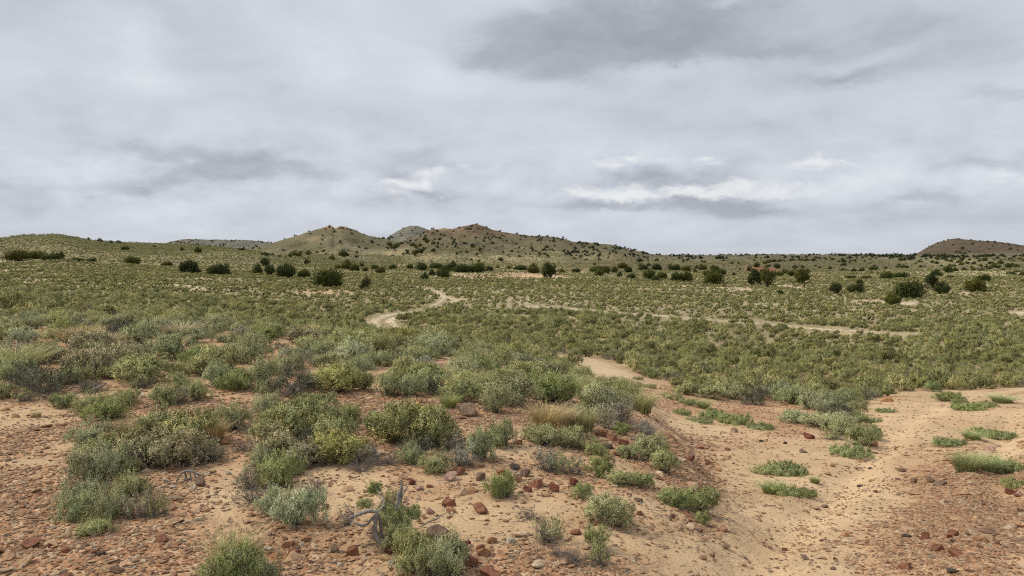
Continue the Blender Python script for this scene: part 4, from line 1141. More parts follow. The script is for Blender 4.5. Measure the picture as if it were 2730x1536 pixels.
PARTN = {'dead': 'twigs', 'pale': 'twigs', 'in': 'branches'}
ZROT = {}
def plant_at(kind, x, y, wd, hh, label, group, z=None, sink=.02, rot=None):
    nm, ct, parts, wood = SPEC[kind]
    if z is None: z = float(height(np.array([x]), np.array([y]))[0])
    t = bpy.data.objects.new(nm, None); scene.collection.objects.link(t)
    t.location = (x, y, z - sink * hh); t.rotation_euler = (0, 0, prng.uniform(0, 6.28) if rot is None else rot)
    h0 = .6
    if parts:
        me, h0 = prng.choice(VAR[parts[0][1]])
    t.scale = (wd, wd * prng.uniform(.9, 1.1), hh / h0)
    tag(t, label, ct, group)
    for i, (pn, pool, ck) in enumerate(parts):
        if i: me = prng.choice(VAR[pool])[0]
        c = link(pn, me, t); c.color = jit(KC[ck])
    if wood:
        c = link(PARTN[wood], prng.choice(WOOD[wood]), t)
        c.scale = (1, 1, h0 / .6)
    return t
def plant(kind, u, v, wp, hp, label, group='shrubs on the stony ground in front'):
    X, Y = at_px([u], [v], ymin=2.2, ymax=200)
    x, y = float(X[0]), float(Y[0]); wd = pxw(wp, y) * 1.22
    k = (y + .30 * wd) / y
    return plant_at(kind, x * k, y * k, wd * 1.04, pxw(hp, y) * 1.06, label, group)
PL = [
 # --- left
 ('dark',50,399,66,38,'large blackish twiggy sagebrush with grey bare wood at the edge of the bare ground'),
 ('dark',30,392,40,30,'dark tangled sagebrush growing into the largest blackish one'),
 ('tallg',72,386,44,26,'green feathery sagebrush rising behind the blackish twiggy one'),
 ('sage',14,383,40,24,'grey-green sagebrush at the picture edge beside a yellow one'),
 ('yellow',2,380,22,22,'yellow rabbitbrush cut by the left edge of the picture'),
 ('sage',4,400,28,16,'small sagebrush at the left edge next to bare ground'),
 ('mixg',24,403,22,14,'small greyish sagebrush in front of the largest blackish one'),
 ('dark',92,394,30,16,'dark low shrub with a curved grey branch on the bare ground'),
 ('round',63,409,24,14,'low round bright green cushion on bare ground'),
 ('tallg',92,414,34,24,'yellow-green spiky sagebrush beside the bright cushion'),
 ('tallg',116,411,34,22,'yellow-green spiky sagebrush, second of the low front row'),
 ('green',128,405,24,14,'small green sagebrush behind the spiky front row'),
 ('green',108,422,42,18,'low bright green sagebrush in front of the spiky row'),
 ('mixg',143,390,24,16,'small twiggy grey sagebrush between bare gap and spiky row'),
 ('sage',166,407,30,21,'grey-green sagebrush of the twin pair on bare ground'),
 ('mixed',180,405,24,20,'grey twiggy shrub squeezed between the twin sagebrushes'),
 ('sage',197,402,26,21,'rounder green sagebrush of the twin pair on bare ground'),
 ('straw',37,418,10,7,'tiny dry grass tuft alone on the left gravel'),
 ('blue',92,449,40,24,'dark bluish sagebrush at the back of the big left clump'),
 ('grass',131,444,30,26,'fountain of olive grass at the back of the big left clump'),
 ('yellow',158,441,44,28,'yellow rabbitbrush topping the big left clump'),
 ('yellow',192,448,54,34,'yellow rabbitbrush at the right shoulder of the big left clump'),
 ('gold',214,446,26,27,'golden-brown grass tuft at the right end of the big left clump'),
 ('tan',150,470,60,36,'tan twiggy rabbitbrush in the middle of the big left clump'),
 ('tan',186,468,56,32,'tan and yellow rabbitbrush above the exposed roots'),
 ('mixed',208,464,36,22,'grey twiggy shrub right of the exposed roots'),
 ('tall',96,487,52,46,'tall grey-green sagebrush with upright spikes in the big left clump'),
 ('tall',118,478,36,36,'upright sagebrush between the tall one and the tan shrubs'),
 ('tall',78,522,40,34,'sagebrush at the lower left corner of the big clump'),
 ('tall',108,524,44,36,'full sagebrush at the low front of the big clump'),
 ('mixed',140,521,36,32,'sagebrush with combed grey dead stems in the big clump'),
 ('mixg',157,519,26,28,'small grey sagebrush closing the big clump on the right'),
 ('tallg',96,537,40,20,'lowest sagebrush of the big left clump, reaching onto the gravel'),
 ('tall',86,507,46,30,'sagebrush bridging the upright spikes and the low front of the big clump'),
 ('tallg',130,500,40,30,'grey-green sagebrush in the heart of the big left clump'),
 ('knob',100,462,40,24,'dark green sagebrush behind the tall spikes of the big clump'),
 ('mixed',124,462,40,24,'brown-grey tangle in the upper middle of the big left clump'),
 # --- centre left
 ('blue',232,433,32,28,'bluish sagebrush left of the bleached dead twigs'),
 ('pale',252,434,32,24,'bleached cream dead twigs between two sagebrushes'),
 ('dead',250,454,36,20,'grey dead twigs under the bleached ones'),
 ('silver',264,419,28,26,'pale spiky sagebrush behind the bleached twigs'),
 ('dark',284,411,18,12,'small dark shrub right of the pale spiky sagebrush'),
 ('green',313,411,40,17,'grassy green sagebrush behind the largest yellow shrub'),
 ('yellow',266,446,36,26,'yellow rabbitbrush left of the largest yellow shrub'),
 ('yellow',298,444,60,40,'largest yellow-green rabbitbrush in the middle'),
 ('dark',312,452,40,26,'dark gap-filled shrub inside the largest yellow shrub'),
 ('yellow',336,452,48,34,'yellow-green rabbitbrush at the right of the largest one'),
 ('yel2',340,466,52,32,'yellow-flecked rabbitbrush hanging over the pale silt'),
 ('tan',278,466,44,32,'tan twiggy shrub below the left yellow rabbitbrush'),
 ('tan',304,470,40,26,'tan shrub between the largest yellow one and the green one'),
 ('blue',262,474,30,26,'bluish sagebrush below the tan twiggy shrub'),
 ('green',280,489,42,34,'fresh green sagebrush above the round silvery one'),
 ('mixed',250,492,30,26,'grey twiggy shrub left of the fresh green sagebrush'),
 ('dead',251,506,38,28,'dark dead twig bush left of the round silvery sagebrush'),
 ('dead',315,496,22,26,'small dead twig bush beside the fresh green sagebrush'),
 ('silver',298,531,52,42,'round silvery sagebrush on the red-brown gravel'),
 ('silver',272,519,32,28,'smaller silvery sagebrush leaning on the round one'),
 ('dead',362,475,34,18,'spread grey dead twigs under the yellow shrubs'),
 ('dead',389,467,30,16,'low grey dead twigs between the two yellow masses'),
 ('yellow',398,446,54,40,'yellow-green rabbitbrush, left half of the right mass'),
 ('yellow',434,450,52,38,'yellow-green rabbitbrush, right half of the right mass'),
 ('yel2',416,434,50,26,'yellow rabbitbrush at the back of the right mass'),
 ('dark',420,455,40,20,'dark twigs under the right yellow mass'),
 ('tall',413,466,28,26,'small upright sagebrush under the right yellow mass'),
 ('sage',435,475,28,21,'low grey-green sagebrush beside the pink slab'),
 ('mixed',462,468,34,24,'grey mixed shrub between the pink slab and the bluish sagebrush'),
 ('mixed',452,452,26,20,'grey twigs at the right end of the yellow mass'),
 ('blue',480,463,30,34,'bluish upright sagebrush above the rocks'),
 ('tall',500,449,34,36,'tall spiky bluish sagebrush right of the brown boulder'),
 ('sage',311,391,24,17,'grey-blue sagebrush left of the bright yellow one behind'),
 ('lime',338,395,46,28,'bright yellow-olive rabbitbrush behind the bare strip'),
 ('yellow',362,391,26,20,'pale yellow rabbitbrush joined to the bright yellow-olive one'),
 ('sage',389,398,30,24,'round green sagebrush behind the bare strip'),
 ('blue',412,397,28,24,'bluish sagebrush right of the round green one'),
 ('dark',432,396,24,22,'dark shadowy shrub left of the golden one'),
 ('gold',458,398,28,22,'golden dry grass over the bright green tuft'),
 ('yellow',462,403,38,24,'golden yellow rabbitbrush left of the brown boulder'),
 ('ggrass',449,409,24,15,'bright green grass at the foot of the golden shrub'),
 ('blue',494,414,32,26,'dark blue-grey sagebrush right of the brown boulder'),
 ('sage',518,402,28,20,'sagebrush behind the blue-grey one by the boulder'),
 ('green',503,500,30,26,'small isolated green sagebrush on the rocky slope'),
 ('yellow',318,430,46,28,'yellow rabbitbrush at the back of the largest yellow shrub'),
 ('mixed',368,466,30,26,'grey tangle at the right skirt of the largest yellow shrub'),
 ('blue',290,478,26,22,'dull sagebrush tucked under the tan shrub'),
 ('yellow',380,438,34,26,'yellow-green rabbitbrush at the left tip of the right mass'),
 ('green',392,420,20,14,'small green sagebrush behind the right yellow mass'),
 ('sage',350,424,26,18,'sagebrush behind the gap between the two yellow masses'),
 # --- bottom
 ('stalk',228,592,50,50,'sagebrush with tall dry stalks at the bottom edge'),
 ('tallg',254,590,48,46,'green sagebrush beside the dry stalks at the bottom edge'),
 ('green',238,596,60,44,'bright green sagebrush cut by the bottom edge'),
 ('straw',232,584,44,56,'sparse tall straw grass at the bottom edge'),
 ('sage',414,582,48,44,'full sagebrush at the bottom edge, left part of a pair'),
 ('blue',446,584,50,44,'full bluish sagebrush at the bottom edge, right part of a pair'),
 ('straw',405,556,14,30,'thin dry stalks beside the weathered trunk'),
 # --- centre right
 ('gold',545,432,38,28,'golden-tan grass clump in front of the spiky green sage'),
 ('straw',566,430,26,26,'straw-coloured grass between the golden clump and the green one'),
 ('grass',582,434,36,27,'olive grass clump right of the golden one'),
 ('sage',544,448,44,20,'low sagebrush under the golden grass'),
 ('sage',574,450,44,22,'low sagebrush under the olive grass'),
 ('mat',540,440,30,14,'flat grey-green growth left under the golden grass'),
 ('green',598,458,24,16,'small green sagebrush above the diagonal pair'),
 ('mixed',612,430,52,38,'big silver-grey shrub with bare lower wood on the bank top'),
 ('blue',608,420,46,30,'leafy blue-grey crown behind the bare-wooded shrub'),
 ('mixed',642,434,34,16,'grey sprawling branches down the bank beside the big shrub'),
 ('gknob',622,436,16,12,'small bright leafy sprig at the foot of the big grey shrub'),
 ('grass',640,413,36,26,'feathery dark green grass bush on the bank edge'),
 ('grass',618,400,34,20,'feathery dark green grass bush behind the other one'),
 ('ggrass',586,404,18,14,'bright green grass clump behind the golden one'),
 ('green',584,414,20,14,'small green sagebrush left of the blue-grey crown'),
 ('mixed',548,474,34,26,'bushy twigs left half above the dark red rock'),
 ('mixg',568,476,32,26,'grey-green twiggy shrub above the dark red rock'),
 ('knob',628,460,24,14,'small knobbly sagebrush left of the bigger sloping one'),
 ('knob',650,461,34,26,'knobbly sagebrush on the bank, upper one'),
 ('knob',664,474,26,24,'knobbly sagebrush hanging down the bank'),
 ('gknob',601,479,28,22,'green end of the diagonal pair on the slope'),
 ('knob',620,487,28,15,'middle bush of the low diagonal row'),
 ('knob',640,488,28,15,'grey-green lower end of the diagonal row'),
 ('gknob',583,501,22,18,'small green bush touching the stalky one'),
 ('knob',610,529,46,33,'round knobbly sagebrush in the middle of the slope'),
 ('straw',602,514,26,20,'thin dry stalks rising behind the round knobbly sagebrush'),
 ('gknob',676,509,30,20,'green bush at the upper left of the wedge-shaped clump'),
 ('gknob',698,513,40,24,'green bush at the centre of the wedge-shaped clump'),
 ('knob',703,525,15,12,'small tip of the wedge-shaped clump'),
 ('knob',596,552,26,24,'olive bush rooted in dead twigs near the bottom'),
 ('mixg',602,569,26,26,'twiggy olive bush just below another one'),
 ('dead',578,568,34,22,'spiny dead twigs left of the olive bush'),
 ('mixg',549,546,34,30,'half-dead shrub with a bare branch to its upper left'),
 ('dead',532,523,34,20,'bare grey branches above the half-dead shrub'),
 ('dead',560,560,26,16,'thin dead twigs below the half-dead shrub'),
 # --- track side mats
 ('mat',673,400,18,8,'low mat of leaves, first along the dirt track'),
 ('mat',687,405,16,8,'low mat of leaves beside the upright green tuft by the track'),
 ('ggrass',703,409,18,10,'upright green tuft by the dirt track'),
 ('bmat',682,415,18,6,'thin green mat lying across the dirt track'),
 ('bmat',714,419,26,10,'left part of the long green mat beside the track'),
 ('bmat',735,425,28,12,'right part of the long green mat beside the track'),
 ('bmat',699,423,26,5,'very flat weeds in front of the long green mat'),
 ('bmat',761,430,26,7,'flat green strip trailing right of the long mat'),
 ('mat',649,388,14,5,'tiny mat in the narrow part of the dirt track'),
 ('mat',638,380,10,4,'tiny weed where the dirt track narrows'),
 ('bmat',784,476,40,14,'grey-green mat on the sand, upper of two'),
 ('mat',766,475,24,9,'thin left end of the upper mat on the sand'),
 ('ggrass',772,495,26,13,'bright grassy mat on the sand, lower of two'),
 ('bmat',788,496,30,12,'right end of the lower grassy mat on the sand'),
 ('bmat',805,497,22,7,'faint sprawling growth right of the lower mat'),
 ('ggrass',815,484,12,7,'tiny grass tuft between the two mats on the sand'),
 # --- right
 ('blue',794,405,34,17,'dark bluish sagebrush at the head of the right thicket'),
 ('blue',812,410,28,18,'bluish sagebrush in the upper right thicket'),
 ('dark',838,420,34,20,'darkest sagebrush of the right thicket'),
 ('blue',826,414,30,18,'bluish-green sagebrush behind the darkest one'),
 ('silver',798,424,34,14,'pale grassy sagebrush at the left end of the thicket'),
 ('silver',820,430,36,16,'pale sagebrush in the front of the thicket'),
 ('sage',844,436,34,16,'sagebrush in the sloping tail of the thicket'),
 ('sage',862,446,34,18,'last sagebrush of the sloping tail above the sand'),
 ('mixg',832,441,26,10,'grey low growth under the sloping tail'),
 ('round',861,427,19,13,'round yellow-green cushion shrub in the right thicket'),
 ('bmat',850,457,34,13,'low green growth below the thicket tail'),
 ('mixg',855,409,18,10,'small dark shrub on the tan cut beyond the thicket'),
 ('blue',873,398,16,10,'small dark shrub at the end of the tan cut'),
 ('bmat',886,413,16,5,'flat green weed on the tan cut'),
 ('mat',872,423,18,5,'faint weed right of the round cushion shrub'),
 ('round',933,392,15,11,'round olive-green bush on the far side of the road'),
 ('green',945,402,24,11,'green bush beside the round olive one over the road'),
 ('green',958,404,16,8,'last low green bush over the road'),
 ('bmat',968,411,28,9,'long low green weeds in the middle of the road'),
 ('bmat',985,408,22,7,'right part of the weeds in the middle of the road'),
 ('ggrass',1002,404,26,9,'grassy weeds between road and scrub near the right edge'),
 ('bmat',950,447,28,10,'left half of the curved grassy strip at the right'),
 ('ggrass',972,441,22,10,'middle of the curved grassy strip at the right'),
 ('bmat',992,439,34,11,'right half of the curved grassy strip at the right'),
 ('ggrass',966,473,34,20,'bright green grass clump, fullest at the right'),
 ('ggrass',986,472,32,18,'bright green grass joined to the fullest clump'),
 ('bmat',1008,474,36,15,'green mat running off the right edge'),
 ('mat',1015,489,24,11,'grey-green mat above the dark stone at the right edge'),
 ('blue',776,400,34,16,'bluish sagebrush where the thicket joins the plain'),
 ('sage',810,399,34,16,'grey-green sagebrush behind the dark bluish one of the thicket'),
 ('blue',845,405,30,16,'bluish sagebrush at the top right of the thicket'),
 ('sage',854,416,24,14,'sagebrush between the darkest one and the round cushion'),
 ('silver',836,428,38,14,'pale grassy sagebrush under the darkest one'),
 ('green',872,440,24,13,'green tip of the thicket over the orange rock'),
 # --- belt behind, marked ones
 ('gold',78,348,34,22,'golden-brown grass dome standing in the left scrub'),
 ('gold',92,342,26,18,'second golden-brown grass dome behind the bigger one'),
 ('straw',108,348,30,16,'pale straw grass right of the golden domes'),
 ('dark',80,329,16,12,'black-green shrub behind the golden domes, the left one'),
 ('dark',88,332,14,12,'black-green shrub behind the golden domes, the right one'),
 ('dark',106,334,22,13,'dark shrub at the back of the left scrub'),
 ('dark',55,334,14,10,'small dark shrub left of the golden domes'),
 ('dark',24,336,18,9,'dark shrub near the left edge in the far scrub'),
 ('dark',172,340,18,11,'dark shrub just above the bare gap'),
 ('dark',192,337,18,11,'dark shrub right above the bare gap'),
 ('mixed',135,357,18,11,'grey twiggy shrub left of the bare gap'),
 ('mixed',100,361,20,11,'grey-black twigs in the middle of the left scrub'),
 ('yellow',335,347,34,16,'creamy yellow rabbitbrush standing out of the mid scrub'),
 ('dark',315,360,18,12,'dark shrub in front of the creamy yellow one'),
 ('dark',232,347,22,12,'dark shrub left of the small bare opening'),
 ('blue',252,349,28,16,'wide dark-green shrub left of the small bare opening'),
 ('dark',282,350,15,9,'small dark shrub in the bare opening'),
 ('blue',220,388,34,24,'bluish sagebrush at the front of the middle scrub'),
 ('green',237,393,36,22,'deep green sagebrush at the very front of the middle scrub'),
 ('sage',262,388,38,28,'broad sagebrush behind the red bare strip'),
 ('tallg',266,394,26,16,'green sagebrush with whitish stalks on the red strip'),
 ('yellow',205,378,34,22,'yellow-tinged rabbitbrush over the whitish stalks'),
 ('sage',180,392,24,18,'sagebrush right of the bare gap'),
 ('sage',118,380,32,18,'green shrub left of the bare gap, nearest the bare ground'),
 ('knob',138,372,30,18,'dense dark-green shrub along the left of the bare gap'),
]
import re as _re
taken = []
for k, u, v, wp, hp, lab in PL:
    o = plant(k, u, v, wp, hp, lab); taken.append((o.location.x, o.location.y, o.scale.x * .42))
# --- the belt of shrubs on the rise: the nearest as plants of their own
rg = np.random.default_rng(42)
x, y = sample_area(rg, 9000, 6.5, 40)
z = height(x, y); u, v = px_of(x, y, z)
ok = (bareness(x, y, u, v) < .45) & (v < 405) & (v > 300)
x, y, z, u, v = x[ok], y[ok], z[ok], u[ok], v[ok]
order = np.argsort(y + rg.uniform(0, 1.0, len(y)))
tk = np.array(taken); rest = []; n_ind = 0; placed = []
BK = [('sage',.20),('tallg',.18),('tall',.13),('blue',.08),('knob',.09),('silver',.06),('yellow',.06),('lime',.03),('tan',.04),('dark',.11),('mixed',.05),('grass',.02),('straw',.015),('green',.06)]
cum = np.cumsum([b[1] for b in BK]); cum /= cum[-1]
def zone(u, y):
    if u < 150: return 'left of the bare gap'
    if u < 330: return 'between the bare gap and the creamy bush'
    if u < 470: return 'in the middle of the rise'
    if u < 640: return 'left of the narrow dirt track'
    return 'on the plain right of the dirt track'
LB = {'sagebrush': {'sage':'grey-green sagebrush','tallg':'spiky yellow-green sagebrush','tall':'spiky grey-green sagebrush','blue':'bluish-grey sagebrush','knob':'knobbly grey-green sagebrush','silver':'silvery sagebrush',
      'dark':'dark half-bare sagebrush','mixed':'grey twiggy sagebrush','green':'fresh green sagebrush'}}
LM = [(78,348,'the golden-brown grass domes'),(108,346,'the pale straw grass by the domes'),(84,330,'the twin black-green shrubs'),(24,336,'the dark shrub near the left edge'),
 (55,334,'the small dark shrub before the domes'),(106,334,'the dark shrub at the back'),(158,350,'the upper end of the bare gap'),(160,375,'the lower end of the bare gap'),(172,340,'the dark shrub above the bare gap'),
 (50,395,'the large blackish twiggy shrub'),(92,394,'the curved grey branch'),(14,383,'the yellow shrub at the left edge'),(118,380,'the shrub nearest the bare ground'),(138,372,'the dense shrub along the bare gap'),
 (135,357,'the grey twigs by the bare gap'),(100,361,'the black-grey twigs in mid scrub'),(205,378,'the yellow-tinged bush over whitish stalks'),(237,393,'the deep green front sagebrush'),
 (262,388,'the sagebrush behind the red strip'),(276,344,'the small bare opening'),(252,349,'the wide shrub by the bare opening'),(335,347,'the creamy yellow bush'),(315,360,'the dark shrub before the creamy bush'),
 (300,353,'the bare patch below the creamy bush'),(338,394,'the bright yellow-olive bush'),(311,391,'the grey-blue sagebrush beside the yellow-olive'),(389,398,'the round green sagebrush'),(412,397,'the bluish sagebrush by the round one'),
 (437,365,'the small red-soil opening'),(458,400,'the golden shrub near the boulder'),(468,410,'the brown boulder'),(494,413,'the blue-grey sagebrush by the boulder'),(518,402,'the sagebrush at the belt end'),
 (390,325,'the two-rut bend'),(517,386,'the bare spot mid-belt'),(545,425,'the golden grass clump'),(586,404,'the bright green grass clump'),(618,400,'the feathery grass bush'),(577,361,'the start of the narrow dirt track'),
 (628,384,'the middle of the narrow dirt track'),(703,408,'the green tuft on the track'),(794,403,'the head of the right thicket'),(855,408,'the tan cut beyond the thicket'),(933,391,'the round olive bush over the road'),(1002,403,'the road at the right edge')]
for i in order:
    w_ = rg.uniform(.42, .88) * (1.0 if y[i] < 22 else .85)
    if len(tk) and (np.hypot(tk[:, 0] - x[i], tk[:, 1] - y[i]) < tk[:, 2] * .75 + w_ * .30).any(): continue
    if placed:
        pa = np.array(placed[-700:])
        if (np.hypot(pa[:, 0] - x[i], pa[:, 1] - y[i]) < (pa[:, 2] + w_) * .40).any(): continue
    placed.append((x[i], y[i], w_))
    k = BK[int(np.searchsorted(cum, rg.uniform()))][0]
    if n_ind < 215:
        if abs(u[i] - 512) > 560: continue
        zn = zone(u[i], y[i]); nm = SPEC[k][0]
        desc = LB['sagebrush'].get(k) or {'yellow':'yellow rabbitbrush','lime':'yellow-olive rabbitbrush','tan':'tan rabbitbrush','grass':'olive grass tuft','straw':'straw-coloured grass tuft'}[k]
        if w_ > .78: desc = 'large ' + desc
        elif w_ < .5: desc = 'small ' + desc
        lab = own_label(desc, u[i], v[i], LM, '%s in the dense scrub %s' % (desc, zn)).replace(' above ', ' behind ').replace(' below ', ' in front of ') if True else None
        plant_at(k, x[i], y[i], w_ * 1.12, w_ * rg.uniform(.42, .60), lab, 'shrubs in the dense scrub ' + zn, z=float(z[i]))
        n_ind += 1
    else:
        rest.append((x[i], y[i], z[i], w_))
print('belt', n_ind, len(rest), 'last y', y[order[-1]])
# --- the countless rest
pts, rot, scl, pick = [], [], [], []
def add_pts(x, y, z, w_, hr, nvar):
    n = len(x)
    pk = rg.integers(0, nvar, n)
    patch = fbm(x / 12., y / 18., 141, 3) + rg.normal(0, .25, n)
    if nvar == 8: pk = np.where(patch > .25, np.array([0, 1, 2, 6, 7])[rg.integers(0, 5, n)], np.where(patch < -.2, np.array([3, 4, 5])[rg.integers(0, 3, n)], pk))
    w_ = w_ * (1 + .25 * fbm(x / 7., y / 10., 142, 2))
    pts.append(np.stack([x, y, z - .03 * w_], 1)); rot.append(rg.uniform(0, 6.28, n)); scl.append(np.stack([w_, w_, w_ * hr / .6], 1)); pick.append(pk)
rs = np.array(rest)
if len(rs): add_pts(rs[:, 0], rs[:, 1], rs[:, 2], rs[:, 3] * 1.12, rg.uniform(.5, .7, len(rs)), 9)
yr = max(p[1] for p in placed)
x, y, z, u, v = scrub_points(rg, 36, 75, 1.08)
add_pts(x, y, z, rg.uniform(.6, 1.05, len(x)) * np.where(rg.uniform(0, 1, len(x)) < .1, 1.35, 1), rg.uniform(.5, .7, len(x)), 8)
o = scatter('scrub_cover', np.concatenate(pts), np.concatenate(rot), np.concatenate(scl), np.concatenate(pick), C_1)
tag(o, 'dense olive scrub covering the near valley floor', 'scrub', kind='stuff')
pts, rot, scl, pick = [], [], [], []
x, y, z, u, v = scrub_points(rg, 75, 190, 1.12)
add_pts(x, y, z, rg.uniform(.6, 1.15, len(x)), rg.uniform(.40, .55, len(x)), 6)
o = scatter('valley_scrub', np.concatenate(pts), np.concatenate(rot), np.concatenate(scl), np.concatenate(pick), C_2)
tag(o, 'olive scrub with pale soil showing across the valley', 'scrub', kind='stuff')
pts, rot, scl, pick = [], [], [], []
x, y, z, u, v = scrub_points(rg, 190, 420, 1.25)
zz2, ww2 = height(x, y, True); fr = sstep(225, 275, y) * sstep(560, 680, u)
kp = (rg.uniform(0, 1, len(x)) > fr * .7) & (ww2 != 6) & (y < 420) & ~(np.isin(ww2, [7, 8]) & (rg.uniform(0, 1, len(x)) < .6)) & ~((ww2 == 4) & (rg.uniform(0, 1, len(x)) < .5))
x, y, z = x[kp], y[kp], z[kp]
add_pts(x, y, z, rg.uniform(.5, 1.1, len(x)), rg.uniform(.32, .48, len(x)), 4)
o = scatter('slope_scrub', np.concatenate(pts), np.concatenate(rot), np.concatenate(scl), np.concatenate(pick), C_3)
tag(o, 'low scrub dotting the slopes at the foot of the hills', 'scrub', kind='stuff')
print('scrub counts', len(x))

# ------------------------------------------------------------------ rocks and gravel
def rock_mesh(seed, mat, flat=.6, sub=4, nplanes=9, rough=.03):
    import bmesh
    rg = np.random.default_rng(seed)
    bm = bmesh.new(); bmesh.ops.create_icosphere(bm, subdivisions=sub, radius=1)
    pn = norm(rg.normal(0, 1, (nplanes, 3))); pd = rg.uniform(.42, .85, nplanes)
    for vv in bm.verts:
        d = np.array(vv.co); d /= np.linalg.norm(d)
        dt = pn @ d
        r = min(1.05, float(np.min(np.where(dt > .05, pd / np.maximum(dt, .05), 9))))
        r *= 1 + rough * (rg.normal() * .35)
        vv.co = Vector(d * r * np.array([.5, .5 * .8, .5 * flat]))
    me = bpy.data.meshes.new('rock'); bm.to_mesh(me); bm.free()
    if mat: me.materials.append(mat)
    return me
RM = {k: [rock_mesh(900 + 7 * i + j, m, fl) for j, fl in enumerate((.75, .6, .42))] for i, (k, m) in enumerate(M_ROCKS.items())}
